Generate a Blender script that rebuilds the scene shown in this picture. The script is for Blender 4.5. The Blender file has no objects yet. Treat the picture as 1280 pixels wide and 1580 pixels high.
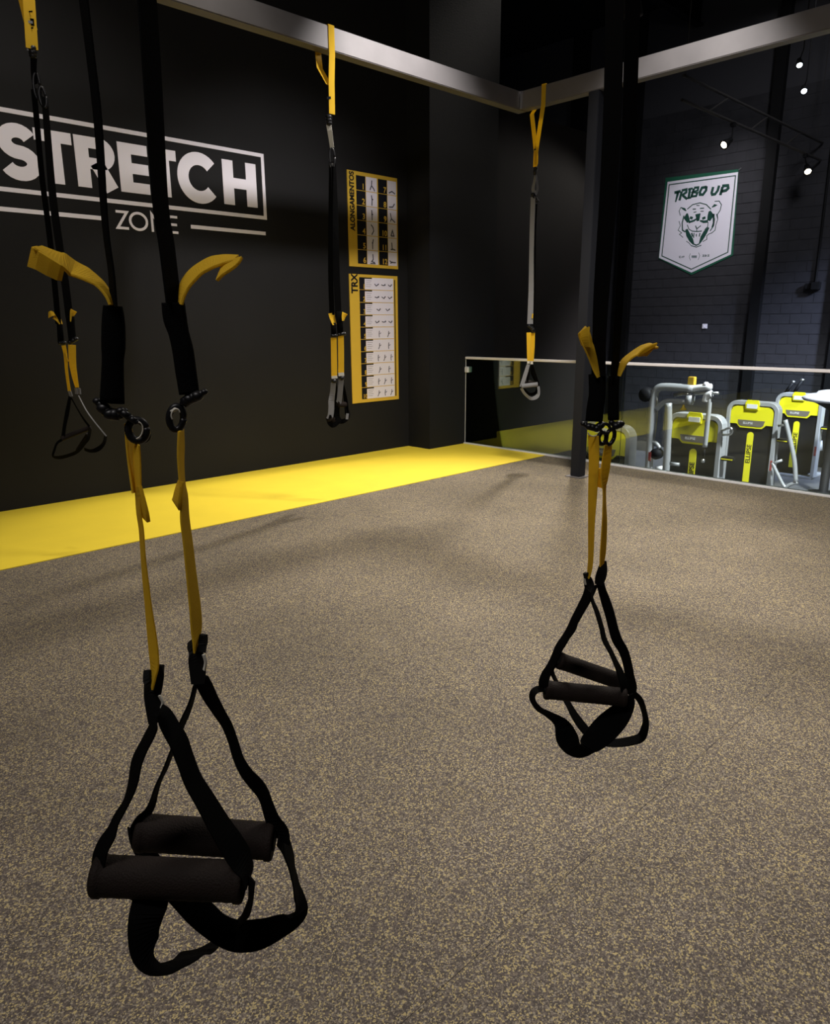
import bpy, bmesh, math, random
from mathutils import Vector, Matrix
random.seed(4)
C = bpy.context.scene.collection
sc = bpy.context.scene

# ------------------------------------------------------------------ camera
FPX, YAW, PITCH, ROLL = 1119.933, math.radians(45.8847), math.radians(14.46716), math.radians(-0.35356)
EYE = Vector((0, 0, 1.53))
_cy, _sy, _cp, _sp = math.cos(YAW), math.sin(YAW), math.cos(PITCH), math.sin(PITCH)
FW = Vector((_cy*_cp, _sy*_cp, -_sp)); _r = Vector((_sy, -_cy, 0)); _u = _r.cross(FW)
RT = _r*math.cos(ROLL) + _u*math.sin(ROLL); UP = -_r*math.sin(ROLL) + _u*math.cos(ROLL)
cam = bpy.data.cameras.new('camera'); co = bpy.data.objects.new('camera', cam); C.objects.link(co)
co.matrix_world = Matrix((( RT.x, UP.x, -FW.x, EYE.x), (RT.y, UP.y, -FW.y, EYE.y), (RT.z, UP.z, -FW.z, EYE.z), (0, 0, 0, 1)))
cam.sensor_width = 36; cam.sensor_fit = 'AUTO'; cam.lens = 36*FPX/1580; cam.clip_start = 0.02; cam.clip_end = 100
sc.camera = co

# ------------------------------------------------------------------ world, exposure
w = bpy.data.worlds.new('world'); sc.world = w; w.use_nodes = True
w.node_tree.nodes['Background'].inputs[0].default_value = (0.60, 0.72, 1.0, 1); w.node_tree.nodes['Background'].inputs[1].default_value = 0.012
sc.view_settings.view_transform = 'Standard'; sc.view_settings.look = 'None'; sc.view_settings.exposure = 0; sc.view_settings.gamma = 1
sc.view_settings.use_curve_mapping = False

# ------------------------------------------------------------------ lamps of the room, plus an added fill and banner light
def spot(name, loc, tgt, power, deg, rad=0.05, blend=0.5, col=(1, 0.93, 0.84)):
    l = bpy.data.lights.new(name, 'SPOT'); l.energy = power; l.spot_size = math.radians(deg); l.spot_blend = blend
    l.shadow_soft_size = rad; l.color = col
    o = bpy.data.objects.new(name, l); C.objects.link(o); o.location = loc
    o.rotation_euler = (Vector(tgt)-Vector(loc)).to_track_quat('-Z', 'Y').to_euler(); return o
def area(name, loc, tgt, power, sx, sy, col=(1, 0.95, 0.88)):
    l = bpy.data.lights.new(name, 'AREA'); l.energy = power; l.shape = 'RECTANGLE'; l.size = sx; l.size_y = sy; l.color = col
    o = bpy.data.objects.new(name, l); C.objects.link(o); o.location = loc
    o.rotation_euler = (Vector(tgt)-Vector(loc)).to_track_quat('-Z', 'Y').to_euler(); return o
SPOTS = [  # location, target, power, cone, radius, edge softness
    ((9.5, 6.15, 7.60), (3.6, 3.8, 0.0), 2500, 42, 0.26, 0.6),
    ((4.6, 3.75, 4.45), (4.75, 6.1, 1.9), 420, 80, 0.08, 1.0),
    ((4.9, 3.2, 4.45), (7.3, 3.3, 2.0), 190, 70, 0.08, 1.0),
    ((2.9, 1.25, 3.45), (3.0, 1.25, 0.0), 290, 135, 0.25, 1.0),
    ((4.8, 2.9, 3.45), (5.1, 3.1, 0.0), 520, 145, 0.25, 1.0),
    ((2.4, 4.1, 5.2), (1.6, 6.8, 0.3), 170, 95, 0.16, 0.8),
]
for i, (a, b, p, d, r, bl_) in enumerate(SPOTS):
    spot('room_spot_lamp', a, b, p, d, r, bl_, (1, 0.95, 0.93) if i in (1, 2) else (1, 0.93, 0.84))
area('fill_light', (-1.2, 0.2, 4.6), (2.0, 4.5, 1.6), 75, 1.6, 0.5, (1, 0.94, 0.92))  # added soft fill behind the camera, lifts yellow tabs and sign; no fixture
spot('hall_light', (9.5, 0.5, 5.5), (12.3, 4.9, -0.9), 6500, 62, 0.3, 0.7, (0.95, 0.98, 1.0))
spot('hall_light', (13.5, 0.5, 4.5), (16.0, 5.0, -0.4), 5200, 56, 0.3, 1.0, (0.62, 0.72, 1.0))
spot('hall_light', (12.5, 5.5, 7.6), (16.0, 7.6, 3.5), 2500, 34, 0.2, 0.8, (1.0, 0.97, 1.0))  # added unseen spot above the frame, put in to brighten the banner
spot('hall_light', (10.0, 2.0, 7.6), (16.0, 6.5, 2.6), 900, 75, 0.7, 1.0, (0.95, 0.95, 1.0))

# ------------------------------------------------------------------ pixel -> room point helpers
def ray(x, y): return FW + RT*((x-640)/FPX) + UP*((790-y)/FPX)
def hit(x, y, ax, val):
    d = ray(x, y); return EYE + d*((val-EYE[ax])/d[ax])
def Q(x, y, D):                                    # point at horizontal distance D ahead of the eye
    d = ray(x, y); return EYE + d*(D/(d.x*_cy+d.y*_sy))

# ------------------------------------------------------------------ materials
def mat(name, col, rough=0.6, metal=0.0, spec=0.5, bump=0, bscale=200, var=0, vscale=8):
    m = bpy.data.materials.new(name); m.use_nodes = True; nt = m.node_tree; b = nt.nodes['Principled BSDF']
    b.inputs['Base Color'].default_value = (*col, 1); b.inputs['Roughness'].default_value = rough
    b.inputs['Metallic'].default_value = metal; b.inputs['Specular IOR Level'].default_value = spec
    tc = nt.nodes.new('ShaderNodeTexCoord')
    if var:
        n = nt.nodes.new('ShaderNodeTexNoise'); n.inputs['Scale'].default_value = vscale; n.inputs['Detail'].default_value = 5
        r = nt.nodes.new('ShaderNodeValToRGB'); nt.links.new(tc.outputs['Object'], n.inputs['Vector']); nt.links.new(n.outputs[0], r.inputs[0])
        r.color_ramp.elements[0].position = 0.3; r.color_ramp.elements[1].position = 0.7
        r.color_ramp.elements[0].color = (*[c*(1-var) for c in col], 1); r.color_ramp.elements[1].color = (*[min(1, c*(1+var)) for c in col], 1)
        nt.links.new(r.outputs[0], b.inputs['Base Color'])
    if bump:
        n = nt.nodes.new('ShaderNodeTexNoise'); n.inputs['Scale'].default_value = bscale
        k = nt.nodes.new('ShaderNodeBump'); k.inputs['Strength'].default_value = bump; k.inputs['Distance'].default_value = 0.002
        nt.links.new(tc.outputs['Object'], n.inputs['Vector']); nt.links.new(n.outputs[0], k.inputs['Height']); nt.links.new(k.outputs[0], b.inputs['Normal'])
    return m
def emit(name, col, s):
    m = bpy.data.materials.new(name); m.use_nodes = True; nt = m.node_tree; nt.nodes.clear()
    e = nt.nodes.new('ShaderNodeEmission'); e.inputs[0].default_value = (*col, 1); e.inputs[1].default_value = s
    o = nt.nodes.new('ShaderNodeOutputMaterial'); nt.links.new(e.outputs[0], o.inputs[0]); return m
M = {}
M['wall'] = mat('black_wall_paint', (0.0080, 0.0080, 0.0090), 0.7, spec=0.25, bump=0.3, bscale=60, var=0.12, vscale=1.5)
M['pilaster'] = mat('pilaster_paint', (0.007, 0.0075, 0.0095), 0.7, spec=0.25, bump=0.3, bscale=60)
M['brown_wall'] = mat('brown_black_wall_paint', (0.011, 0.0085, 0.0085), 0.7, spec=0.25, bump=0.3, bscale=60, var=0.2, vscale=1.2)
M['block'] = mat('painted_concrete_block', (0.024, 0.024, 0.028), 0.75, spec=0.2, bump=0.6, bscale=30, var=0.25, vscale=2.5)
M['mortar'] = mat('wall_mortar', (0.030, 0.030, 0.036), 0.9)
M['column'] = mat('black_steel_column', (0.003, 0.003, 0.0035), 0.7, spec=0.2)
M['ceil'] = mat('black_ceiling', (0.004, 0.004, 0.0045), 0.9, spec=0.1)
M['mat'] = mat('yellow_vinyl', (0.93, 0.70, 0.045), 0.55, bump=0.1, bscale=300, var=0.03, vscale=3)
M['beam'] = mat('brushed_grey_steel', (0.175, 0.165, 0.165), 0.5, 0.3, var=0.12, vscale=3)
M['post'] = mat('dark_grey_steel', (0.013, 0.014, 0.018), 0.6, 0.0, 0.25)
M['web'] = mat('black_webbing', (0.003, 0.003, 0.003), 0.9, spec=0.04, bump=0.6, bscale=900)
M['greyweb'] = mat('grey_webbing', (0.20, 0.20, 0.205), 0.8, bump=0.5, bscale=700)
M['yweb'] = mat('yellow_webbing', (0.85, 0.55, 0.03), 0.8, spec=0.3, bump=0.6, bscale=900)
_m = M['yweb']; _n = _m.node_tree; _b = _n.nodes['Principled BSDF']; _o = [q for q in _n.nodes if q.type == 'OUTPUT_MATERIAL'][0]
_t = _n.nodes.new('ShaderNodeBsdfTranslucent'); _t.inputs[0].default_value = (0.80, 0.62, 0.06, 1); _x = _n.nodes.new('ShaderNodeMixShader'); _x.inputs[0].default_value = 0.4
_n.links.new(_b.outputs[0], _x.inputs[1]); _n.links.new(_t.outputs[0], _x.inputs[2]); _n.links.new(_x.outputs[0], _o.inputs[0])
M['rubber'] = mat('black_rubber', (0.006, 0.006, 0.006), 0.75, spec=0.2)
M['plastic'] = mat('black_plastic', (0.006, 0.006, 0.007), 0.42, spec=0.35)
M['whitecollar'] = mat('pale_stitched_collar', (0.6, 0.58, 0.5), 0.7)
M['steel'] = mat('polished_steel', (0.6, 0.6, 0.6), 0.3, 0.9)
M['rail'] = mat('pale_aluminium_rail', (0.80, 0.78, 0.80), 0.4, 0.0)
M['channel'] = mat('floor_channel', (0.72, 0.72, 0.74), 0.5, 0.0)
M['white'] = mat('white_paint', (0.86, 0.83, 0.92), 0.6)
M['paper'] = mat('poster_white', (0.72, 0.69, 0.80), 0.6)
M['pyellow'] = mat('poster_yellow', (0.62, 0.40, 0.04), 0.55)
M['pblack'] = mat('poster_black', (0.007, 0.008, 0.012), 0.6, spec=0.2)
M['pfig'] = mat('poster_figure', (0.06, 0.06, 0.09), 0.6)
M['frame'] = mat('silver_machine_paint', (0.42, 0.43, 0.45), 0.4, 0.3)
M['myellow'] = mat('machine_yellow', (0.80, 0.74, 0.02), 0.35)
M['mblack'] = mat('machine_black_panel', (0.007, 0.007, 0.009), 0.65, spec=0.2)
M['plate'] = mat('machine_label_plate', (0.16, 0.14, 0.11), 0.4)
M['hfloor'] = mat('grey_gym_floor', (0.10, 0.10, 0.105), 0.6, var=0.15, vscale=2)
M['green'] = mat('dark_green', (0.005, 0.085, 0.045), 0.6)
M['darkgreen'] = mat('banner_print_green', (0.004, 0.05, 0.035), 0.6)
M['bwhite'] = mat('banner_white', (0.70, 0.68, 0.76), 0.6)
M['red'] = mat('red_sticker', (0.28, 0.05, 0.045), 0.5)
M['truss'] = mat('dark_truss_steel', (0.028, 0.026, 0.025), 0.7, 0.0, 0.2)
M['lens'] = emit('warm_lamp_glow', (1, 0.86, 0.62), 14)
M['coollens'] = emit('cool_lamp_glow', (0.75, 0.87, 1), 7)
# glass: clear with a mirror share
m = bpy.data.materials.new('clear_glass'); m.use_nodes = True; nt = m.node_tree; nt.nodes.clear()
o = nt.nodes.new('ShaderNodeOutputMaterial'); mx = nt.nodes.new('ShaderNodeMixShader'); tr = nt.nodes.new('ShaderNodeBsdfTransparent')
gl = nt.nodes.new('ShaderNodeBsdfGlossy'); gl.inputs['Roughness'].default_value = 0.012; gl.inputs[0].default_value = (0.85, 1, 0.95, 1)
tr.inputs[0].default_value = (0.93, 0.97, 0.96, 1); lw = nt.nodes.new('ShaderNodeFresnel'); lw.inputs[0].default_value = 1.56
nt.links.new(lw.outputs[0], mx.inputs[0]); nt.links.new(tr.outputs[0], mx.inputs[1]); nt.links.new(gl.outputs[0], mx.inputs[2]); nt.links.new(mx.outputs[0], o.inputs[0])
M['glass'] = m
# speckled rubber floor
m = bpy.data.materials.new('speckled_rubber'); m.use_nodes = True; nt = m.node_tree; b = nt.nodes['Principled BSDF']
ge = nt.nodes.new('ShaderNodeNewGeometry')
def ramp(stops, interp='CONSTANT'):
    r = nt.nodes.new('ShaderNodeValToRGB'); r.color_ramp.interpolation = interp; e = r.color_ramp.elements
    while len(e) < len(stops): e.new(0.5)
    for q, (p, c) in zip(e, stops): q.position = p; q.color = (*c, 1)
    return r
nz = nt.nodes.new('ShaderNodeTexNoise'); nz.inputs['Scale'].default_value = 160; nz.inputs['Detail'].default_value = 1
vm = nt.nodes.new('ShaderNodeVectorMath'); vm.operation = 'SCALE'; vm.inputs['Scale'].default_value = 0.009
va = nt.nodes.new('ShaderNodeVectorMath'); va.operation = 'ADD'
nt.links.new(ge.outputs['Position'], nz.inputs['Vector']); nt.links.new(nz.outputs['Color'], vm.inputs[0])
nt.links.new(ge.outputs['Position'], va.inputs[0]); nt.links.new(vm.outputs[0], va.inputs[1])
vo = nt.nodes.new('ShaderNodeTexVoronoi'); vo.inputs['Scale'].default_value = 270; nt.links.new(va.outputs[0], vo.inputs['Vector'])
sp = nt.nodes.new('ShaderNodeSeparateColor'); nt.links.new(vo.outputs['Color'], sp.inputs[0])
r1 = ramp([(0, (0.070, 0.057, 0.050)), (0.36, (0.115, 0.093, 0.080)), (0.58, (0.185, 0.152, 0.118)), (0.76, (0.45, 0.36, 0.17)), (0.90, (0.30, 0.26, 0.20))])
nt.links.new(sp.outputs[0], r1.inputs[0])
n2 = nt.nodes.new('ShaderNodeTexNoise'); n2.inputs['Scale'].default_value = 1.3; n2.inputs['Detail'].default_value = 4
nt.links.new(ge.outputs['Position'], n2.inputs['Vector'])
r2 = ramp([(0.3, (0.80, 0.80, 0.80)), (0.7, (1.12, 1.12, 1.12))], 'LINEAR'); nt.links.new(n2.outputs[0], r2.inputs[0])
mm = nt.nodes.new('ShaderNodeMix'); mm.data_type = 'RGBA'; mm.blend_type = 'MULTIPLY'; mm.inputs[0].default_value = 1
nt.links.new(r1.outputs[0], mm.inputs[6]); nt.links.new(r2.outputs[0], mm.inputs[7]); nt.links.new(mm.outputs[2], b.inputs['Base Color'])
b.inputs['Roughness'].default_value = 0.8; b.inputs['Specular IOR Level'].default_value = 0.3
bu = nt.nodes.new('ShaderNodeBump'); bu.inputs['Strength'].default_value = 0.25; bu.inputs['Distance'].default_value = 0.001
nt.links.new(sp.outputs[1], bu.inputs['Height']); nt.links.new(bu.outputs[0], b.inputs['Normal'])
M['floor'] = m
# ribbed grip foam
m = mat('ribbed_grip_rubber', (0.016, 0.0115, 0.0095), 0.7, spec=0.12); nt = m.node_tree; b = nt.nodes['Principled BSDF']
tc = nt.nodes.new('ShaderNodeTexCoord'); vo = nt.nodes.new('ShaderNodeTexVoronoi'); vo.inputs['Scale'].default_value = 420
bu = nt.nodes.new('ShaderNodeBump'); bu.inputs['Strength'].default_value = 0.7; bu.inputs['Distance'].default_value = 0.0008
nt.links.new(tc.outputs['Object'], vo.inputs['Vector']); nt.links.new(vo.outputs['Distance'], bu.inputs['Height']); nt.links.new(bu.outputs[0], b.inputs['Normal'])
M['grip'] = m

# ------------------------------------------------------------------ mesh helpers
def obj(name, bm, m, parent=None, smooth=False):
    me = bpy.data.meshes.new(name); bmesh.ops.recalc_face_normals(bm, faces=bm.faces); bm.to_mesh(me); bm.free()
    if smooth:
        for p in me.polygons: p.use_smooth = True
    me.materials.append(M[m] if isinstance(m, str) else m)
    o = bpy.data.objects.new(name, me); C.objects.link(o)
    if parent is not None:
        o.parent = parent; o.matrix_parent_inverse = parent.matrix_world.inverted()
    return o
def tag(o, label=None, cat=None, group=None, kind=None):
    if label: o['label'] = label
    if cat: o['category'] = cat
    if group: o['group'] = group
    if kind: o['kind'] = kind
    return o
def thing(name, label, cat, loc, group=None):
    o = bpy.data.objects.new(name, None); C.objects.link(o); o.location = loc; o.empty_display_size = 0.1
    o.matrix_world = Matrix.Translation(loc)
    return tag(o, label, cat, group)
def box(bm, x0, x1, y0, y1, z0, z1, bev=0):
    r = bmesh.ops.create_cube(bm, size=1, matrix=Matrix.Translation(((x0+x1)/2, (y0+y1)/2, (z0+z1)/2)) @ Matrix.Diagonal((abs(x1-x0), abs(y1-y0), abs(z1-z0), 1)))
    if bev:
        es = list({e for v in r['verts'] for e in v.link_edges}); bmesh.ops.bevel(bm, geom=es, offset=bev, segments=2, affect='EDGES')
def B(*a, **k):
    bm = bmesh.new(); box(bm, *a, **k); return bm
def catmull(pts, n):
    if len(pts) < 3 or n < 2: 
        return [tuple(p) for p in pts]
    out = []
    for i in range(len(pts)-1):
        p0 = pts[max(i-1, 0)]; p1 = pts[i]; p2 = pts[i+1]; p3 = pts[min(i+2, len(pts)-1)]
        for k in range(n):
            t = k/n
            out.append(tuple(0.5*((2*b_)+(-a_+c_)*t+(2*a_-5*b_+4*c_-d_)*t*t+(-a_+3*b_-3*c_+d_)*t**3) for a_, b_, c_, d_ in zip(p0, p1, p2, p3)))
    out.append(tuple(pts[-1])); return out
def tube(bm, pts, rad, seg=10, n=5, smoothpath=True):
    pts = [Vector(p) for p in (catmull([tuple(p) for p in pts], n) if smoothpath else pts)]
    up = Vector((0.13, 0.31, 0.94)); rings = []
    for i, p in enumerate(pts):
        t = (pts[min(i+1, len(pts)-1)]-pts[max(i-1, 0)]).normalized()
        a = t.cross(up)
        if a.length < 0.1: a = t.cross(Vector((1, 0, 0)))
        a.normalize(); c = t.cross(a); r = rad[i] if isinstance(rad, (list, tuple)) else rad
        rings.append([bm.verts.new(p + a*r*math.cos(2*math.pi*k/seg) + c*r*math.sin(2*math.pi*k/seg)) for k in range(seg)])
        up = c if False else up
    for q in range(len(rings)-1):
        for k in range(seg): bm.faces.new((rings[q][k], rings[q][(k+1) % seg], rings[q+1][(k+1) % seg], rings[q+1][k]))
    bm.faces.new(rings[0]); bm.faces.new(rings[-1][::-1])
def T(*a, **k):
    bm = bmesh.new(); tube(bm, *a, **k); return bm
def lathe(bm, a, b_, prof, seg=24):               # prof: (fraction along a->b, radius)
    a = Vector(a); b_ = Vector(b_); t = (b_-a).normalized(); u = t.cross(Vector((0, 0, 1)))
    if u.length < 0.05: u = t.cross(Vector((1, 0, 0)))
    u.normalize(); v = t.cross(u); rings = []
    for f, r in prof:
        c = a.lerp(b_, f); rings.append([bm.verts.new(c+u*r*math.cos(2*math.pi*k/seg)+v*r*math.sin(2*math.pi*k/seg)) for k in range(seg)])
    for q in range(len(rings)-1):
        for k in range(seg): bm.faces.new((rings[q][k], rings[q][(k+1) % seg], rings[q+1][(k+1) % seg], rings[q+1][k]))
    bm.faces.new(rings[0]); bm.faces.new(rings[-1][::-1])
def ribbon3(bm, secs, th):                        # secs: (centre, width vector); th: thickness
    rings = []
    for i, (c, wv) in enumerate(secs):
        t = secs[min(i+1, len(secs)-1)][0]-secs[max(i-1, 0)][0]
        n = t.cross(wv); n = n.normalized()*th/2 if n.length > 1e-9 else Vector((0, 0, th/2))
        e = wv*0.5
        rings.append([bm.verts.new(p) for p in (c-e*0.97-n, c+e*0.97-n, c+e, c+e*0.97+n, c-e*0.97+n, c-e)])
    for q in range(len(rings)-1):
        for k in range(6): bm.faces.new((rings[q][k], rings[q][(k+1) % 6], rings[q+1][(k+1) % 6], rings[q+1][k]))
    bm.faces.new(rings[0]); bm.faces.new(rings[-1][::-1])
def strap(pix, D, W=0.038, s=1, th=0.0022, n=4):
    """webbing of real width W; pix = (x, y, seen width in px[, offset of D]); where it is seen narrower it is turned"""
    rows = catmull([(p[0], p[1], p[2], D+(p[3] if len(p) > 3 else 0)) for p in pix], n)
    cs = [Q(x, y, d) for x, y, w_, d in rows]; secs = []
    for i, (x, y, w_, d) in enumerate(rows):
        t = (cs[min(i+1, len(cs)-1)]-cs[max(i-1, 0)]).normalized()
        view = (cs[i]-EYE); dep = view.dot(FW); e = t.cross(view).normalized(); nn = t.cross(e).normalized()
        w3 = max(w_, 1)*dep/FPX; WW = max(W, w3); dd = math.sqrt(max(0, WW*WW-w3*w3))
        v = e*w3+nn*dd*s
        secs.append((cs[i], v))
        if i and secs[-2][1].dot(v) < 0: secs[-1] = (cs[i], -v)
    bm = bmesh.new(); ribbon3(bm, secs, th); return bm
def stroke2(bm, pts, wd, P, th=0.002, closed=False):   # flat stroke in a plane; P(u,v,h) -> point
    n = len(pts); L = []
    for i in range(n):
        a = pts[(i-1) % n] if (closed or i > 0) else pts[i]; b_ = pts[(i+1) % n] if (closed or i < n-1) else pts[i]; p = pts[i]
        d1 = Vector((p[0]-a[0], p[1]-a[1])); d2 = Vector((b_[0]-p[0], b_[1]-p[1]))
        if d1.length < 1e-9: d1 = d2.copy()
        if d2.length < 1e-9: d2 = d1.copy()
        d1.normalize(); d2.normalize(); m_ = (d1+d2)
        m_ = m_.normalized() if m_.length > 1e-6 else d1
        nn = Vector((-m_.y, m_.x)); k = 1/max(0.35, nn.dot(Vector((-d1.y, d1.x))))
        ww = (wd[i] if isinstance(wd, (list, tuple)) else wd)*0.5*k
        L.append((Vector(p[:2])+nn*ww, Vector(p[:2])-nn*ww))
    V = [[bm.verts.new(P(a.x, a.y, h)) for a in pr for h in (0, th)] for pr in L]
    rng = range(n) if closed else range(n-1)
    for i in rng:
        a = V[i]; b_ = V[(i+1) % n]
        for f in ((a[1], a[3], b_[3], b_[1]), (a[0], b_[0], b_[2], a[2]), (a[0], a[1], b_[1], b_[0]), (a[2], b_[2], b_[3], a[3])): bm.faces.new(f)
    if not closed:
        for a in (V[0], V[-1]): bm.faces.new((a[0], a[2], a[3], a[1]))
def arc(cx, cy, rx, ry, a0, a1, n=14):
    return [(cx+rx*math.cos(math.radians(a0+(a1-a0)*i/n)), cy+ry*math.sin(math.radians(a0+(a1-a0)*i/n))) for i in range(n+1)]
def plate(bm, poly, P, th=0.002):
    a = [bm.verts.new(P(u, v, 0)) for u, v in poly]; b_ = [bm.verts.new(P(u, v, th)) for u, v in poly]
    bm.faces.new(b_); bm.faces.new(a[::-1])
    for i in range(len(poly)): j = (i+1) % len(poly); bm.faces.new((a[i], a[j], b_[j], b_[i]))
def text_mesh(txt, size, mtx, m, parent, name='lettering', bold=0.0, ext=0.001, sx=1.0):
    cu = bpy.data.curves.new(name, 'FONT'); cu.body = txt; cu.size = size; cu.offset = bold; cu.extrude = ext; cu.align_x = 'LEFT'
    o = bpy.data.objects.new(name, cu); C.objects.link(o); bpy.context.view_layer.update()
    me = bpy.data.meshes.new_from_object(o.evaluated_get(bpy.context.evaluated_depsgraph_get())); bpy.data.objects.remove(o)
    me.transform(mtx @ Matrix.Diagonal((sx, 1, 1, 1))); me.materials.clear(); me.materials.append(M[m])
    q = bpy.data.objects.new(name, me); C.objects.link(q); q.parent = parent; q.matrix_parent_inverse = parent.matrix_world.inverted(); return q

# ================================================================== STRUCTURE
WY, GX, FZ = 6.78, 7.14, -1.3
def struct(name, bm, m, parent=None):
    o = obj(name, bm, m, parent)
    if parent is None: tag(o, kind='structure')
    return o
fl = struct('floor', B(-4, 7.24, -4, WY, -1.3, -0.008), 'post')
# rubber rolls laid side by side along the room, with a border strip along the glass
ys = [5.085, 3.71, 2.335, 0.96, -0.415, -1.79, -4.0]
for a, b_ in zip(ys[:-1], ys[1:]):
    struct('rubber_roll', B(-4, 6.098, b_+0.0006, a-0.0006, -0.008, 0.0, bev=0), 'floor', fl)
struct('rubber_roll', B(6.102, 7.105, -4, 5.083, -0.008, 0.0), 'floor', fl)
struct('trim_1', B(7.105, 7.18, -4, 6.40, -0.008, 0.018, bev=0.003), 'channel')
ym = thing('yellow_floor_mat', 'long bright yellow vinyl mat strip lying along the black sign wall', 'mat', (2, 5.95, 0))
obj('mat_sheet', B(-4, 6.462, 5.09, WY, -0.008, 0.004), 'mat', ym)
obj('mat_sheet', B(6.462, 7.104, 5.09, 6.398, -0.008, 0.004), 'mat', ym)
struct('wall_left', B(-4, 7.14, WY, WY+0.2, -1.3, 8), 'wall')
struct('wall_left_hall', B(7.14, 10.35, WY, WY+0.2, -1.3, 4.31), 'brown_wall')
struct('trim_2', B(6.47, 7.70, 6.40, WY, -1.3, 8, bev=0.004), 'pilaster')
hf = struct('floor_hall', B(7.24, 16.2, -8, 14, -1.5, FZ), 'hfloor')
struct('wall_near', B(-4.2, -4, -4, WY, -1.3, 8), 'wall')
struct('wall_right', B(-4.2, 7.24, -4.2, -4, -1.3, 8), 'wall')
struct('wall_hall_side', B(10.15, 16.2, 14, 14.2, FZ, 8), 'wall')
struct('wall_hall_right', B(7.24, 16.2, -8.2, -8, FZ, 8), 'wall')
struct('ceiling', B(-4.2, 16.2, -8.2, 14.2, 8, 8.1), 'ceil')
# hall wall of painted concrete blocks, between black steel columns
wb = struct('wall_back', B(16.008, 16.25, -8, 14, FZ, 8), 'mortar')
cells = []
z = FZ; row = 0
while z < 5.9:
    y = 3.2 - (0.2 if row % 2 else 0)
    while y < 10.6:
        cells.append((abs(y-7.0)*0.6+abs(z-1.6), y, z)); y += 0.4
    z += 0.2; row += 1
cells.sort()
bl = B(16.0, 16.012, 0.005, 0.395, 0.005, 0.195); blo = obj('concrete_block', bl, 'block', wb); bme = blo.data
blo.location = (0, cells[0][1], cells[0][2])
for k, (q, y, z) in enumerate(cells[1:300]):
    c = blo.copy(); c.location = (random.uniform(-0.002, 0.002), y, z); C.objects.link(c); c.parent = wb
bm = bmesh.new()
for q, y, z in cells[300:]: box(bm, 16.0, 16.012, y+0.005, y+0.395, z+0.005, z+0.195)
tag(obj('concrete_block_field', bm, 'block', wb), kind='stuff')
for i, (a, b_) in enumerate(((9.18, 9.52), (6.17, 6.37), (4.3, 4.77), (10.6, 11.0), (2.8, 3.1))):
    struct('trim_%d' % (i+3), B(15.86, 16.0, a, b_, FZ, 8), 'column')

# ================================================================== FRAME OF BEAMS
def beam(name, label, x0, x1, y0, y1, z0, z1, m='beam', cat='beam'):
    t = thing(name, label, cat, ((x0+x1)/2, (y0+y1)/2, z0))
    obj('tube', B(x0, x1, y0, y1, z0, z1, bev=0.006), m, t); return t
BZ0, BZ1 = 3.577, 3.742
b1 = beam('steel_beam', 'grey steel beam running along the sign wall to the frame corner', -1.4, 6.39, 4.95, 5.06, BZ0, BZ1)
b2 = beam('steel_beam', 'grey steel beam crossing over the black post towards the right edge', 6.28, 6.39, -1.2, 4.948, BZ0, BZ1)
obj('end_plate', B(6.265, 6.279, 4.925, 4.945, BZ0+0.004, BZ1-0.004), 'steel', b2)
b3 = beam('steel_beam', 'grey steel beam overhead that carries the two nearest trainers', -1.4, 6.278, 0.70, 0.81, BZ0, BZ1)
def post(x, y, label):
    t = thing('steel_post', label, 'post', (x, y, 0))
    obj('tube', B(x-0.055, x+0.055, y-0.055, y+0.055, 0.008, BZ0, bev=0.005), 'post', t)
    obj('foot_plate', B(x-0.095, x+0.095, y-0.095, y+0.095, 0, 0.008, bev=0.002), 'beam', t)
post(6.335, 4.115, 'black square steel post standing on the rubber floor before the glass')

# ================================================================== GLASS RAILING
def glass_panel(y0, y1, label):
    t = thing('glass_panel', label, 'railing', (GX, (y0+y1)/2, 0.018))
    obj('pane', B(GX-0.006, GX+0.006, y0, y1, 0.018, 1.0975), 'glass', t); return t
g = glass_panel(4.12, 6.392, 'clear glass railing panel from the black pilaster to the post')
obj('wall_clamp', B(GX-0.03, GX+0.03, 6.345, 6.398, 0.93, 1.0, bev=0.004), 'channel', g)
obj('edge_strip', B(GX-0.009, GX+0.009, 6.393, 6.3995, 0.02, 1.097), 'channel', g)
glass_panel(1.2, 4.112, 'clear glass railing panel right of the post, machines behind it')
glass_panel(-3.9, 1.192, 'clear glass railing panel beyond the right edge')
r = thing('handrail', 'pale slim handrail capping the clear glass railing', 'handrail', (GX, 3, 1.098))
obj('cap', B(GX-0.022, GX+0.022, -3.9, 6.397, 1.098, 1.128, bev=0.004), 'rail', r)

# ================================================================== WALL SIGN
def WP(x, z, h): return Vector((x, WY-0.001-h, z))
sg = thing('wall_sign', 'white painted STRETCH ZONE sign on the black wall', 'sign', (3.2, WY, 2.43))
bm = bmesh.new(); stroke2(bm, [(1.955, 2.600), (4.46, 2.600), (4.46, 3.187), (1.955, 3.187)], 0.034, WP, 0.003, closed=True); obj('sign_border', bm, 'white', sg)
for a, b_ in ((1.955, 2.772), (3.619, 4.452)):
    bm = bmesh.new(); stroke2(bm, [(a, 2.449), (b_, 2.449)], 0.034, WP, 0.003); obj('rule', bm, 'white', sg)
LB, LT = 2.688, 3.094; LH = LT-LB; SW = 0.105
def lt(strokes, m='white', parent=None, P=WP, name='letter', sw=SW, th=0.003):
    bm = bmesh.new()
    for s_ in strokes:
        w_ = sw
        if isinstance(s_, tuple) and isinstance(s_[0], list): s_, w_ = s_
        stroke2(bm, s_, w_, P, th)
    return obj(name, bm, m, parent or sg)
h = SW/2; zc = (LB+LT)/2
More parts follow.
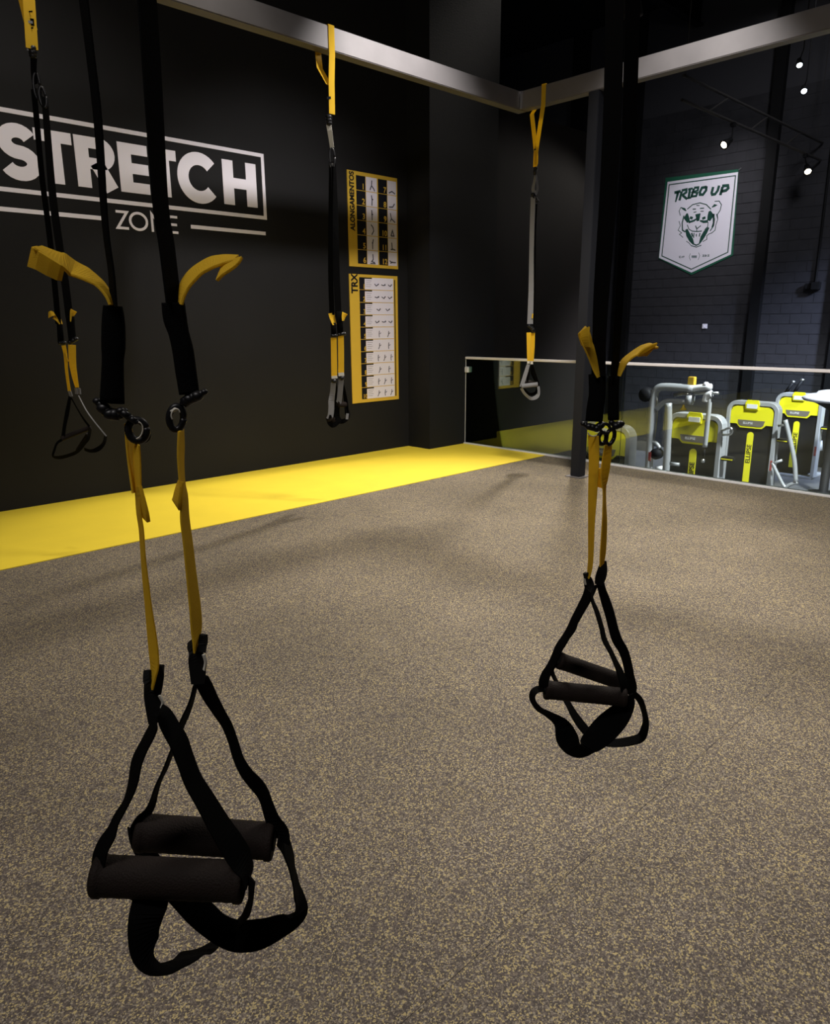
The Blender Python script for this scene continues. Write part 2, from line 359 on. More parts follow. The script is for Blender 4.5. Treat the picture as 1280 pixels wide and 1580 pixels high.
# S
R1 = (LH+0.02-SW)/4
spine = arc(2.165, zc+R1+0.0, 0.098, R1, 25, 270, 16)[:-1] + arc(2.165, zc-R1, 0.106, R1, 90, -155, 16)
lt([spine])
def letT(a, b_): lt([[(a, LT-0.045), (b_, LT-0.045)], [((a+b_)/2, LT-0.0451), ((a+b_)/2, LB)]])
bm = bmesh.new(); stroke2(bm, [(2.292, LT-0.045), (2.588, LT-0.045)], 0.09, WP, 0.003); stroke2(bm, [(2.44, LT-0.09), (2.44, LB)], 0.118, WP, 0.003); obj('letter', bm, 'white', sg)
# R
bm = bmesh.new(); stroke2(bm, [(2.665, LB), (2.665, LT)], 0.115, WP, 0.003)
stroke2(bm, [(2.722, LT-0.045), (2.81, LT-0.045)]+arc(2.815, LT-0.127, 0.085, 0.083, 80, -80, 12)+[(2.81, LT-0.209), (2.722, LT-0.209)], 0.09, WP, 0.003)
stroke2(bm, [(2.782, LT-0.20), (2.900, LB)], 0.120, WP, 0.003); obj('letter', bm, 'white', sg)
# E
bm = bmesh.new(); stroke2(bm, [(3.035, LB), (3.035, LT)], 0.118, WP, 0.003)
for z in (LT-0.044, zc, LB+0.044): stroke2(bm, [(3.094, z), (3.245, z)], 0.088, WP, 0.003)
obj('letter', bm, 'white', sg)
bm = bmesh.new(); stroke2(bm, [(3.262, LT-0.045), (3.52, LT-0.045)], 0.09, WP, 0.003); stroke2(bm, [(3.392, LT-0.09), (3.392, LB)], 0.115, WP, 0.003); obj('letter', bm, 'white', sg)
# C
bm = bmesh.new(); stroke2(bm, arc(3.745, zc, 0.166, 0.170, 40, 320, 30), 0.112, WP, 0.003); obj('letter', bm, 'white', sg)
# H
bm = bmesh.new(); stroke2(bm, [(4.055, LB), (4.055, LT)], 0.118, WP, 0.003); stroke2(bm, [(4.315, LB), (4.315, LT)], 0.118, WP, 0.003)
stroke2(bm, [(4.114, zc), (4.256, zc)], 0.095, WP, 0.003); obj('letter', bm, 'white', sg)
zb, zt = 2.372, 2.530; t_ = 0.022
for st in ([[(2.905, zt-t_/2), (3.005, zt-t_/2), (2.912, zb+t_/2), (3.012, zb+t_/2)]], [arc(3.108, (zb+zt)/2, 0.078, 0.070, 0, 360, 26)],
           [[(3.236, zb), (3.236, zt-0.004), (3.352, zb+0.004), (3.352, zt)]],
           [[(3.405, zb), (3.405, zt)], [(3.405, zt-t_/2), (3.486, zt-t_/2)], [(3.405, (zb+zt)/2), (3.478, (zb+zt)/2)], [(3.405, zb+t_/2), (3.486, zb+t_/2)]]):
    lt(st, sw=t_)

# ================================================================== POSTERS
RX90 = Matrix.Rotation(math.pi/2, 4, 'X')
def wall_text(txt, x, z, size, m, par, up=False, bold=0.0, sx=1.0, h=0.013):
    mt = Matrix.Translation((x, WY-h, z)) @ RX90 @ (Matrix.Rotation(math.pi/2, 4, 'Z') if up else Matrix.Identity(4))
    return text_mesh(txt, size, mt, m, par, bold=bold, sx=sx, ext=0.0006)
def fig(bm, pts, sw): stroke2(bm, pts, sw, lambda x, z, h: Vector((x, WY-0.0125-h, z)), 0.001)
def wp(h0): return lambda x, z, h: Vector((x, WY-h0-h, z))
p1 = thing('exercise_poster', 'yellow bordered stretching chart with twelve numbered poses, upper of the two', 'poster', (5.93, WY, 2.182))
X0, X1, Z0, Z1 = 5.550, 6.305, 2.182, 3.198; PW, PH = X1-X0, Z1-Z0
obj('board', B(X0, X1, WY-0.01, WY, Z0, Z1), 'pyellow', p1)
FIG = [[[(-.5, -.9), (0, .0), (.1, 1)], [(0, 0), (.7, -.6), (.9, -1)]], [[(0, -1), (.1, .1), (-.1, 1)], [(.1, .1), (.4, .3)]], [[(0, -1), (0, .1), (-.1, 1)], [(-.2, .1), (.3, .2)]],
       [[(-.2, -1), (.4, -.2), (.2, .5), (-.4, 1)]], [[(0, -1), (.0, .1), (.25, 1)], [(-.2, .3), (.2, .3)]], [[(0, .9), (.1, -.2), (-.4, -.6), (.6, -.8)], [(-.8, -1), (.8, -1)]],
       [[(-1, -.9), (0, -.5), (1, -.9)]], [[(-1, -.8), (.2, -.7), (.8, 0)]], [[(-.6, .9), (-.3, -.2), (.9, -.9)], [(-.6, -.8), (-.3, -.2)]], [[(-.5, -.8), (0, .3), (.5, -.8), (-.5, -.8)]],
       [[(-.3, .7), (-.1, -.6), (.9, -.8)], [(-.6, -.7), (0, -.7)]], [[(-1, -.2), (-.3, -.5), (1, -.5)], [(-.8, -.7), (0, -.4)]]]
k = 0
for c in range(2):
    for r_ in range(6):
        zt = Z1-PH*(0.040+0.1555*r_); zb = zt-PH*0.148
        a, b_ = ((.165, .345), (.600, .780))[c]; p_, q_ = ((.355, .575), (.790, .975))[c]
        obj('number_panel', B(X0+PW*a, X0+PW*b_, WY-0.012, WY-0.01, zb, zt), 'pblack', p1)
        obj('picture_panel', B(X0+PW*p_, X0+PW*q_, WY-0.012, WY-0.01, zb, zt), 'paper', p1)
        n_ = k+1
        wall_text(str(n_), X0+PW*(b_-(0.075 if n_ < 10 else 0.125)), zb+0.012, 0.085, 'pyellow', p1, bold=0.0015)
        bm = bmesh.new(); cx = X0+PW*(p_+q_)/2; cz = (zt+zb)/2-0.01; s_ = 0.05
        for st in FIG[k]: fig(bm, [(cx+u*s_, cz+v*s_*1.1) for u, v in st], 0.013)
        obj('pose_figure', bm, 'pfig', p1); k += 1
wall_text('ALONGAMENTOS', X0+PW*0.118, Z1-PH*0.62, 0.092, 'pblack', p1, up=True, bold=0.003, sx=0.83)
p2 = thing('exercise_poster', 'yellow bordered strap training chart with ten rows, lower of the two', 'poster', (5.91, WY, 0.62))
X0, X1, Z0, Z1 = 5.540, 6.292, 0.622, 2.100; PW, PH = X1-X0, Z1-Z0
obj('board', B(X0, X1, WY-0.01, WY, Z0, Z1), 'pyellow', p2)
obj('side_line', B(X0+PW*.925, X0+PW*.945, WY-0.0115, WY-0.01, Z0+PH*.03, Z1-PH*.03), 'pblack', p2)
F2s = [[(-1, .3), (-.3, -.3), (.9, .2)], [(-1, .1), (0, -.1), (1, .1)], [(-.9, .2), (.2, -.3), (.9, .3)], [(.1, -1), (0, 0), (.2, 1)], [(-.4, -1), (.1, -.2), (.2, .9)]]
ROW = [3, 3, 2, 3, 2, 2, 3, 2, 3, 3]
for r_ in range(10):
    zt = Z1-PH*(0.022+0.0955*r_); zb = zt-PH*0.0905
    obj('number_panel', B(X0+PW*.195, X0+PW*.300, WY-0.012, WY-0.01, zb, zt), 'pblack', p2)
    obj('picture_panel', B(X0+PW*.305, X0+PW*.905, WY-0.012, WY-0.01, zb, zt), 'paper', p2)
    obj('title_bar', B(X0+PW*.30, X0+PW*.45, WY-0.0135, WY-0.012, zt-0.014, zt), 'pblack', p2)
    wall_text(str(r_+1), X0+PW*(.262 if r_ < 9 else .215), zb+0.01, 0.07, 'pyellow', p2, bold=0.001)
    bm = bmesh.new()
    for ln in range(4): fig(bm, [(X0+PW*.33, zt-0.035-ln*0.022), (X0+PW*(.44-.02*(ln % 2)), zt-0.035-ln*0.022)], 0.003)
    obj('text_lines', bm, 'pfig', p2)
    for j in range(ROW[r_]):
        bm = bmesh.new(); cx = X0+PW*((.55, .69, .83) if ROW[r_] == 3 else (.58, .78))[j]; cz = zb+0.055
        st = F2s[(r_+j) % 3] if r_ < 4 else F2s[3+(r_+j) % 2]
        fig(bm, [(cx+u*0.035, cz+v*0.038) for u, v in st], 0.010); fig(bm, [(cx+0.01, cz+0.0), (cx+0.03, cz+0.015)], 0.008)
        obj('pose_figure', bm, 'pfig', p2)
wall_text('TRX', X0+PW*0.155, Z1-PH*0.145, 0.13, 'pblack', p2, up=True, bold=0.004, sx=0.86)

# ================================================================== BANNER ON THE FAR WALL
BX = 15.998
def cp(px, py):                                   # crop coordinates of the banner -> metres on its plane
    q = hit(990+px/7.111, 240+py/7.111, 0, BX); return (q.y, q.z)
def BP(h0): return lambda y, z, h: Vector((BX-h0-h, y, z))
def bn(pts): return [cp(*p) for p in pts]
bnr = thing('hanging_banner', 'white pennant banner with green edge and tiger head on the far block wall', 'banner', (BX, 7.7, 2.6))
bm = bmesh.new(); plate(bm, bn([(262, 245), (1062, 150), (1000, 1095), (545, 1310), (185, 1130)]), BP(0.0), 0.01); obj('backing', bm, 'green', bnr)
bm = bmesh.new(); plate(bm, bn([(285, 290), (1058, 182), (978, 1085), (545, 1284), (190, 1122)]), BP(0.01), 0.006); obj('cloth', bm, 'bwhite', bnr)
bm = bmesh.new(); stroke2(bm, bn([(303, 322), (1030, 222), (945, 1062), (545, 1248), (222, 1102)]), 0.022, BP(0.016), 0.001, closed=True); obj('inner_line', bm, 'darkgreen', bnr)
def bs(lst, m='darkgreen', name='print'):
    bm = bmesh.new()
    k_ = 1.35 if name in ('tiger_eyes', 'tiger_jaw') else 1.15
    for pts, wd in lst:
        wd = [q*k_ for q in wd] if isinstance(wd, list) else wd*k_
        stroke2(bm, bn(pts), [q*0.00197 for q in wd] if isinstance(wd, list) else wd*0.00197, BP(0.016), 0.001)
    return obj(name, bm, m, bnr)
def al(pts, wd): return (pts, wd)
W_ = 24
for st in ([al([(360, 410), (428, 392)], 26), al([(402, 400), (372, 512)], [28, 14])],
           [al([(440, 395), (415, 495)], 24), al([(440, 385), (492, 372), (490, 405), (440, 440)], 22), al([(452, 440), (500, 480)], 22)],
           [al([(500, 470), (545, 462)], 18), al([(530, 375), (515, 465)], 24), al([(510, 372), (560, 362)], 18)],
           [al([(575, 362), (545, 455)], 24), al([(575, 355), (622, 350), (615, 385), (562, 402), (612, 410), (598, 445), (545, 452)], 20)],
           [al([(712, 345), (662, 355), (640, 400), (640, 430), (672, 430), (706, 385), (712, 338)], 24)],
           [al([(785, 345), (768, 410), (775, 430), (805, 425), (835, 385), (850, 330)], 24)],
           [al([(888, 345), (862, 436)], 26), al([(882, 335), (945, 330), (950, 360), (925, 385), (872, 395)], 26)]):
    bs(st, name='lettering')
bs([([(430, 570), (470, 590), (490, 610)], [6, 22, 6]), ([(770, 570), (800, 548), (830, 545)], [6, 24, 4]), ([(800, 505), (850, 500), (875, 540), (862, 600), (830, 650), (835, 690)], 8),
    ([(430, 570), (412, 610), (425, 660)], 7), ([(500, 590), (560, 540), (640, 520), (710, 540), (760, 590)], 9),
    ([(560, 590), (595, 588)], 10), ([(640, 582), (685, 578)], 10), ([(570, 625), (600, 618)], 8), ([(645, 612), (680, 612)], 8), ([(600, 548), (635, 550)], 8)], name='tiger_crown')
bs([([(500, 635), (490, 680), (515, 730)], [12, 42, 26]), ([(515, 735), (575, 715), (610, 690)], [16, 16, 10]), ([(618, 640), (618, 720)], [44, 22]), ([(745, 610), (760, 660), (735, 715)], [16, 50, 26]),
    ([(728, 722), (680, 728), (640, 715)], [22, 20, 12]), ([(560, 690), (530, 680)], 20), ([(665, 695), (700, 680)], 20), ([(790, 640), (790, 740), (770, 790)], [16, 14, 8])], name='tiger_eyes')
bs([([(465, 660), (445, 740), (448, 820), (480, 840)], 12), ([(590, 770), (605, 805), (650, 770)], 9), ([(550, 830), (605, 835), (660, 830)], 9), ([(605, 800), (605, 835)], 7),
    ([(800, 690), (790, 770), (750, 830)], 9), ([(730, 730), (725, 780), (690, 815)], 7), ([(500, 760), (520, 810), (555, 830)], 7)], name='tiger_muzzle')
bs([([(490, 810), (510, 870), (545, 930), (570, 975)], [20, 34, 34, 12]), ([(735, 790), (700, 840), (665, 900), (635, 965)], [14, 34, 34, 12]), ([(570, 972), (600, 985), (635, 968)], 10),
    ([(548, 850), (560, 890)], 12), ([(575, 850), (570, 905)], 8), ([(640, 850), (632, 890)], 9), ([(600, 860), (600, 890)], 8), ([(545, 990), (600, 1005), (655, 985)], 7)], name='tiger_jaw')
bs([([(410, 720), (425, 770), (400, 820), (440, 850), (415, 865), (455, 900)], 6), ([(490, 940), (520, 960), (545, 990)], 6), ([(820, 640), (835, 700), (815, 760), (805, 820), (770, 850), (740, 860), (715, 880), (715, 920), (670, 945)], 7)], name='tiger_fur')
bs([([(415, 1105), (415, 1122)], 6), ([(415, 1105), (430, 1105)], 5), ([(415, 1122), (430, 1122)], 5), ([(436, 1122), (446, 1108), (450, 1120)], 5), ([(455, 1105), (470, 1105)], 5), ([(462, 1105), (462, 1122)], 5),
    ([(668, 1090), (685, 1092), (670, 1108), (688, 1108)], 5), ([(695, 1090), (705, 1092), (702, 1108), (694, 1106), (695, 1090)], 5), ([(715, 1090), (713, 1108)], 5), ([(725, 1088), (740, 1090), (726, 1106), (742, 1105)], 5),
    ([(535, 1075), (522, 1110), (535, 1150)], 4), ([(625, 1065), (638, 1100), (620, 1145)], 4), ([(548, 1105), (605, 1105)], 10), ([(548, 1120), (605, 1120)], 6)], name='date_line')
bm = bmesh.new(); q = cp(1062, 160); q2 = cp(1092, 138); tube(bm, [Vector((BX-0.005, q[0], q[1])), Vector((BX-0.02, q2[0], q2[1]))], 0.012, smoothpath=False); obj('corner_tie', bm, 'steel', bnr)

# ================================================================== HALL WALL FITTINGS
sw_ = thing('wall_switch', 'small white switch plate on the dark block wall below the banner', 'switch', (15.99, 7.34, 1.42))
obj('plate', B(15.975, 15.999, 7.285, 7.395, 1.41, 1.51, bev=0.004), 'bwhite', sw_); obj('rocker', B(15.968, 15.976, 7.32, 7.36, 1.435, 1.485), 'white', sw_)
jb = thing('junction_box', 'black junction box with two housings at the end of a wall conduit', 'box', (15.95, 5.2, 2.1))
obj('housing', B(15.86, 16.0, 5.09, 5.24, 2.14, 2.29, bev=0.01), 'column', jb); obj('side_housing', B(15.9, 16.0, 5.26, 5.36, 2.16, 2.27, bev=0.01), 'column', jb)
obj('conduit', T([(15.96, 5.19, 2.29), (15.96, 5.20, 4.2), (15.96, 5.20, 7.9)], 0.022, n=1), 'column', jb)

# ================================================================== ROOF TRUSSES AND LAMPS
def truss(y, x0, x1, z0, z1, label, step, r=0.022):
    t = thing('roof_truss', label, 'truss', ((x0+x1)/2, y, z0))
    obj('lower_chord', T([(x0, y, z0), (x1, y, z0)], r, smoothpath=False, seg=8), 'truss', t)
    obj('upper_chord', T([(x0, y, z1), (x1, y, z1)], r, smoothpath=False, seg=8), 'truss', t)
    x = x0+step*0.55; k = 0
    while x+step*0.5 < x1:
        obj('web_bar', T([(x, y, z0), (x+step*0.42, y, z1)], r*0.6, smoothpath=False, seg=6), 'truss', t); x += step
    for xx in (x0+0.05, x1-0.3): obj('hanger', T([(xx, y, z1), (xx, y, 7.99)], 0.006, smoothpath=False, seg=6), 'truss', t)
    return t
truss(5.37, 10.36, 15.95, 4.5, 4.80, 'thin dark lighting truss above the banner carrying two warm spot lamps', 1.5)
truss(4.0, 9.0, 15.95, 5.9, 6.3, 'higher dark roof truss seen past the right end of the beam', 1.2, 0.03)
truss(2.6, 8.0, 15.95, 5.7, 6.1, 'nearer roof truss crossing behind the steel beam at top right', 1.2, 0.03)
for y, lb in ((1.2, 'black roof joist over the weight machines, nearest to the camera side'), (5.6, 'black roof joist above the lighting truss'), (8.0, 'black roof joist furthest to the left behind the frame corner')):
    t = thing('roof_joist', lb, 'joist', (10, y, 7.4), 'roof joists under the hall ceiling')
    obj('upper_flange', B(7.3, 15.95, y-0.08, y+0.08, 7.9, 7.94), 'ceil', t); obj('lower_flange', B(7.3, 15.95, y-0.08, y+0.08, 7.4, 7.44), 'ceil', t)
    obj('web_plate', B(7.3, 15.95, y-0.01, y+0.01, 7.44, 7.9), 'ceil', t); obj('hanger', T([(10, y, 7.94), (10, y, 7.999)], 0.02, smoothpath=False), 'ceil', t)
def track_spot(pos, top, aim, label, lens='lens', s=1.0, power=0, ringcol='truss'):
    pos = Vector(pos); d = Vector(aim).normalized(); top = Vector(top)
    t = thing('spot_lamp', label, 'lamp', top)
    back = pos-d*0.20*s
    bm = bmesh.new(); lathe(bm, back, pos, [(0, 0.03*s), (0.02, 0.045*s), (0.45, 0.05*s), (0.5, 0.065*s), (0.98, 0.085*s), (0.99, 0.06*s), (0.9, 0.058*s)]); obj('lamp_head', bm, 'column', t, True)
    bm = bmesh.new(); lathe(bm, pos-d*0.012*s, pos-d*0.002*s, [(0, 0.058*s), (1, 0.055*s)]); obj('lens', bm, lens, t)
    obj('stem', T([top, Vector((top.x, top.y, back.z+0.07)), back+d*0.05*s], 0.012*s, n=1), 'column', t)
    bm = bmesh.new(); box(bm, top.x-0.04, top.x+0.04, top.y-0.03, top.y+0.03, top.z-0.06, top.z); obj('clamp', bm, 'column', t)
    if power: spot('track_lamp_light', pos+d*0.03, pos+d*3, power, 70, 0.05)
    return t
def onY(px, py, y): return hit(px, py, 1, y)
a = onY(1116, 224, 5.37); b_ = onY(1131, 190, 5.37)
track_spot(a, (b_.x, 5.37, 4.5), (-0.75, 0.25, -0.5), 'warm lit spot lamp hanging from the truss just above the banner', s=0.85, power=60)
a = onY(1246, 265, 5.37); b_ = onY(1242, 240, 5.37)
track_spot(a, (b_.x if b_.x < 15.9 else 15.8, 5.37, 4.5), (-0.55, -0.35, -0.6), 'warm lit spot lamp near the right edge, facing the camera side', s=0.95, power=60)
a = onY(1240, 141, 4.0); track_spot(a, (a.x+0.05, 4.0, 5.9), (-0.6, -0.3, -0.6), 'cool white lamp on the high truss, lower of the two', 'coollens', 0.6)
a = onY(1233, 101, 2.6); track_spot(a, (a.x+0.05, 2.6, 5.7), (-0.5, -0.3, -0.7), 'small bluish lamp high on the nearer truss', 'coollens', 0.38)
# lamps of the exercise room, above and out of the frame, except the one hidden by the beam
for i, (p_, tg, pw, dg, rr, _q) in enumerate(SPOTS):
    d = (Vector(tg)-Vector(p_)).normalized(); back = Vector(p_)-d*0.26
    t = thing('ceiling_spotlight', ['black spotlight high in the hall shining back over the frame corner', 'black spotlight aimed at the chart wall', 'black spotlight aimed at the crossing beam', 'black spotlight low over the near part of the rubber floor', 'black spotlight low over the far part of the rubber floor', 'black spotlight aimed at the sign wall'][i], 'lamp', (back.x, back.y, 8))
    bm = bmesh.new(); lathe(bm, back, Vector(p_)-d*0.03, [(0, 0.04), (0.05, 0.06), (0.5, 0.06), (0.99, 0.085), (1.0, 0.07)]); obj('lamp_head', bm, 'column', t, True)
    obj('stem', T([(back.x, back.y, 7.999), (back.x, back.y, back.z+0.02)], 0.012, smoothpath=False), 'column', t)

# ================================================================== GYM MACHINES BEYOND THE GLASS
def rounded(y0, y1, z0, z1, r, x, n=5, bottom=True):
    pts = [(x, y1, z0)]
    pts += [(x, y1-r+r*math.cos(a), z1-r+r*math.sin(a)) for a in [math.pi/2*i/n for i in range(n+1)]]
    pts += [(x, y0+r-r*math.sin(a), z1-r+r*math.cos(a)) for a in [math.pi/2*i/n for i in range(n+1)]]
    pts += [(x, y0, z0)]
    return pts
def tower(X, Y0, Y1, ZT, label, badge=True):
    t = thing('weight_machine', label, 'gym machine', (X, (Y0+Y1)/2, FZ), 'yellow and black weight machines in a row')
    Yc = (Y0+Y1)/2; wd = Y1-Y0
    # silver outline: flat tube bent round the shroud, Y grows to the left in view
    pts = rounded(Y0+0.02, Y1-0.02, FZ+0.05, ZT-0.02, 0.13, X)
    bm = bmesh.new(); sec = [Vector(p) for p in pts]
    rings = []
    for i, p in enumerate(sec):
        tt = (sec[min(i+1, len(sec)-1)]-sec[max(i-1, 0)]).normalized(); n_ = tt.cross(Vector((1, 0, 0))).normalized()
        rings.append([bm.verts.new(p+n_*a+Vector((b_, 0, 0))) for a, b_ in ((-.028, -.045), (.028, -.045), (.036, -.03), (.036, .12), (-.036, .12), (-.036, -.03))])
    for q in range(len(rings)-1):
        for k in range(6): bm.faces.new((rings[q][k], rings[q][(k+1) % 6], rings[q+1][(k+1) % 6], rings[q+1][k]))
    bm.faces.new(rings[0]); bm.faces.new(rings[-1][::-1]); obj('frame', bm, 'frame', t, False)
    P = lambda h0: (lambda y, z, h: Vector((X-h0-h, y, z)))
    def rnd(y0, y1, z0, z1, r):
        return [(y1, z0)]+[(y1-r+r*math.cos(a), z1-r+r*math.sin(a)) for a in [math.pi/2*i/5 for i in range(6)]]+[(y0+r-r*math.sin(a), z1-r+r*math.cos(a)) for a in [math.pi/2*i/5 for i in range(6)]]+[(y0, z0)]
    zy = ZT-0.37
    bm = bmesh.new(); plate(bm, rnd(Y0+0.055, Y1-0.055, FZ+0.12, ZT-0.08, 0.10), P(-0.10), 0.10); obj('black_panel', bm, 'mblack', t)
    bm = bmesh.new(); plate(bm, [(Y1-0.06, zy), (Y1-0.06, ZT-0.16), (Y1-0.085, ZT-0.10), (Y1-0.15, ZT-0.07), (Y0+0.15, ZT-0.07), (Y0+0.085, ZT-0.10), (Y0+0.06, ZT-0.16), (Y0+0.06, zy), (Y0+0.17, zy), (Y0+0.23, zy-0.06), (Y1-0.23, zy-0.06), (Y1-0.17, zy)], P(0.001), 0.03); obj('yellow_panel', bm, 'myellow', t)
    yp = t.children[-1]
    bm = bmesh.new(); plate(bm, [(Y1-0.19, zy+0.07), (Y0+0.19, zy+0.07), (Y0+0.21, zy-0.005), (Y0+0.245, zy-0.03), (Y1-0.245, zy-0.03), (Y1-0.21, zy-0.005)], P(0.031), 0.006); obj('label_plate', bm, 'plate', yp)
    text_mesh('ELLIPSE', 0.05, Matrix.Translation((X-0.039, Yc+0.13, zy+0.005)) @ Matrix.Rotation(-math.pi/2, 4, 'Z') @ RX90, 'channel', yp, bold=0.0005, ext=0.0005)
    bm = bmesh.new(); plate(bm, [(Yc+0.10, ZT-0.12), (Yc+0.115, ZT-0.02), (Yc+0.09, ZT+0.035), (Yc-0.09, ZT+0.035), (Yc-0.115, ZT-0.02), (Yc-0.10, ZT-0.12)], P(0.032), 0.03); obj('top_badge', bm, 'myellow', t)
    bm = bmesh.new(); box(bm, X-0.07, X-0.062, Yc-0.085, Yc+0.085, ZT-0.10, ZT-0.03); obj('badge_face', bm, 'channel', t)
    bm = bmesh.new(); zs, ze = zy-0.13, FZ+0.18; rr = 0.052
    pl = [(Yc+rr*math.cos(a), zs-rr+rr*math.sin(a)) for a in [math.pi*i/8 for i in range(9)]]+[(Yc-rr, ze), (Yc+rr, ze)]
    plate(bm, pl, P(0.001), 0.012); obj('badge_strip', bm, 'myellow', t)
    text_mesh('ELLIPSE', 0.10, Matrix.Translation((X-0.014, Yc-0.036, FZ+0.52)) @ Matrix.Rotation(-math.pi/2, 4, 'Z') @ RX90 @ Matrix.Rotation(math.pi/2, 4, 'Z'), 'mblack', t.children[-1], bold=0.002, ext=0.0008)
    obj('base_bar', B(X-0.05, X+0.55, Y0+0.02, Y1-0.02, FZ, FZ+0.05, bev=0.01), 'frame', t)
    obj('weight_stack', B(X+0.13, X+0.35, Y0+0.15, Y1-0.15, FZ+0.05, ZT-0.15, bev=0.01), 'mblack', t)
    # adjustment lever on the right flank
    bm = bmesh.new(); box(bm, X-0.03, X+0.09, Y0-0.19, Y0-0.017, ZT-0.62, ZT-0.56, bev=0.012); obj('lever_pad', bm, 'mblack', t)
    bm = bmesh.new(); box(bm, X-0.034, X+0.085, Y0-0.185, Y0-0.03, ZT-0.6, ZT-0.585); obj('lever_stripe', bm, 'myellow', t)
    bm = bmesh.new(); box(bm, X-0.046-0.002, X-0.044, Y0-0.005, Y0+0.03, FZ+0.45, FZ+0.62); obj('sticker', bm, 'red', t)
    return t
m0 = tower(8.35, 4.66, 5.45, 0.25, 'weight machine with yellow top, furthest left, half behind the near trainer buckles')
m1 = tower(10.3, 4.33, 5.13, 0.24, 'weight machine with yellow top behind the silver tube frame')
m2 = tower(12.5, 4.37, 5.19, 0.25, 'weight machine with yellow top and ELLIPSE strip, in the middle of the glass view')
m3 = tower(14.5, 4.33, 5.13, 0.25, 'weight machine with yellow top behind the curved silver arm, second from the right edge')
m4 = tower(15.3, 3.50, 4.18, 0.02, 'partly seen weight machine at the right edge under the round white top')
for mm_ in (m0, m1, m2, m3, m4):
    if 'group' in mm_: del mm_['group']
def H(X): return lambda px, py: hit(px, py, 0, X)
h_ = H(12.35)
obj('exercise_arm', T([h_(1211, 648), h_(1217, 672), h_(1225, 710), h_(1227, 744)], 0.035, n=4), 'frame', m2, True)
obj('arm_pivot', T([h_(1200, 657), h_(1212, 655)], 0.02, n=1), 'steel', m2, True)
obj('floor_leg', T([h_(1191, 714), h_(1200, 733), h_(1210, 751), h_(1218, 748), h_(1230, 744)], 0.028, n=4), 'frame', m2, True)
obj('floor_leg', T([h_(1190, 716), h_(1206, 710)], 0.022, n=1), 'frame', m2, True)
h_ = H(10.25)
obj('side_lever', T([h_(1113, 665), h_(1125, 660), h_(1129, 664), h_(1126, 670), h_(1114, 671)], 0.018, n=3), 'steel', m1, True)
h_ = H(14.7)
obj('hand_grip', T([h_(1211, 607), h_(1223, 590)], 0.03, n=1), 'mblack', m3, True); obj('grip_end', T([h_(1223, 590), h_(1224, 587.5)], 0.034, n=1), 'steel', m3, True)
obj('hand_grip', T([h_(1224, 607), h_(1237, 587)], 0.03, n=1), 'mblack', m3, True); obj('grip_end', T([h_(1237, 587), h_(1238, 584.5)], 0.034, n=1), 'steel', m3, True)
obj('floor_leg', T([h_(1190, 727), h_(1205, 732), h_(1240, 738)], 0.025, n=1), 'frame', m3, True)
obj('pulley_cover', T([h_(1263, 680), h_(1263, 695)], 0.06, n=1), 'frame', m3, True)
# round white top at the right edge
_rp = hit(1290, 610, 0, 13.25)
rw = thing('round_stand', 'round white tiered top on a dark stand at the right edge behind glass', 'stand', (13.25, _rp.y, FZ))
cx, cy_ = 13.25, _rp.y
bm = bmesh.new(); lathe(bm, (cx, cy_, _rp.z-0.10), (cx, cy_, _rp.z+0.08), [(0, 0.42), (0.05, 0.47), (0.25, 0.50), (0.4, 0.48), (0.62, 0.38), (0.64, 0.30), (0.9, 0.27), (1.0, 0.18)], 40); obj('round_top', bm, 'bwhite', rw, True)
bm = bmesh.new(); lathe(bm, (cx, cy_, FZ), (cx, cy_, _rp.z-0.095), [(0, 0.25), (0.03, 0.25), (0.05, 0.07), (0.9, 0.07), (0.98, 0.3), (1, 0.4)], 20); obj('pedestal', bm, 'mblack', rw, True)
# silver tube press frame in front of the second machine
X = 9.75; h_ = H(X); h2 = H(X-0.5)
pf = thing('press_frame', 'silver tube lever machine standing in front of the second weight machine', 'gym machine', (X, 4.8, FZ))
def tu(n_, pts, r, m='frame'): return obj(n_, T(pts, r, n=4, seg=12), m, pf, True)
a = h_(1001, 738); a.z = FZ
tu('main_upright', [a, h_(1004, 660), h_(1008, 614), h_(1014, 600), h_(1028, 597), h_(1070, 600)], 0.055)
b_ = h2(1027, 740); b_.z = FZ+0.02
tu('rear_upright', [b_, h2(1030, 670), h2(1031, 622)], 0.045)
tu('cross_bar', [h_(1012, 632), h_(1022, 622), h_(1032, 619), h_(1058, 620)], 0.035)
tu('brace_bar', [h_(1014, 612), h_(1011, 650), h_(1007, 682)], 0.022, 'steel')
tu('seat_arm', [h_(1004, 681), h_(1012, 684), h_(1018, 692)], 0.03)
obj('swing_arm', T([h_(1064, 601), h_(1080, 598), h_(1097, 597)], 0.045, n=2), 'channel', pf, True)
obj('swing_arm', T([h_(1070, 608), h_(1085, 606), h_(1108, 607)], 0.022, n=2), 'steel', pf, True)
obj('counter_weight', T([h_(1060, 616), h_(1068, 617)], 0.075, n=1), 'frame', pf, True)
obj('pulley_bar', T([h_(1040, 610), h_(1054, 607), h_(1064, 609)], 0.028, n=2), 'steel', pf, True)
bm = bmesh.new(); a = h_(1066, 590); box(bm, X-0.02, X+0.06, a.y-0.045, a.y+0.045, a.z-0.05, a.z+0.075, bev=0.006); obj('yellow_plate', bm, 'pyellow', pf)
bm = bmesh.new(); a = h_(1089, 594); lathe(bm, a-Vector((0, 0, 0.03)), a+Vector((0, 0, 0.04)), [(0, 0.04), (0.7, 0.04), (1, 0.02)], 14); obj('bolt_cap', bm, 'bwhite', pf, True)
bm = bmesh.new(); a = h_(1054, 629); lathe(bm, a-Vector((0, 0, 0.03)), a+Vector((0, 0, 0.04)), [(0, 0.05), (0.5, 0.02), (1, 0.01)], 14); obj('yellow_knob', bm, 'pyellow', pf, True)
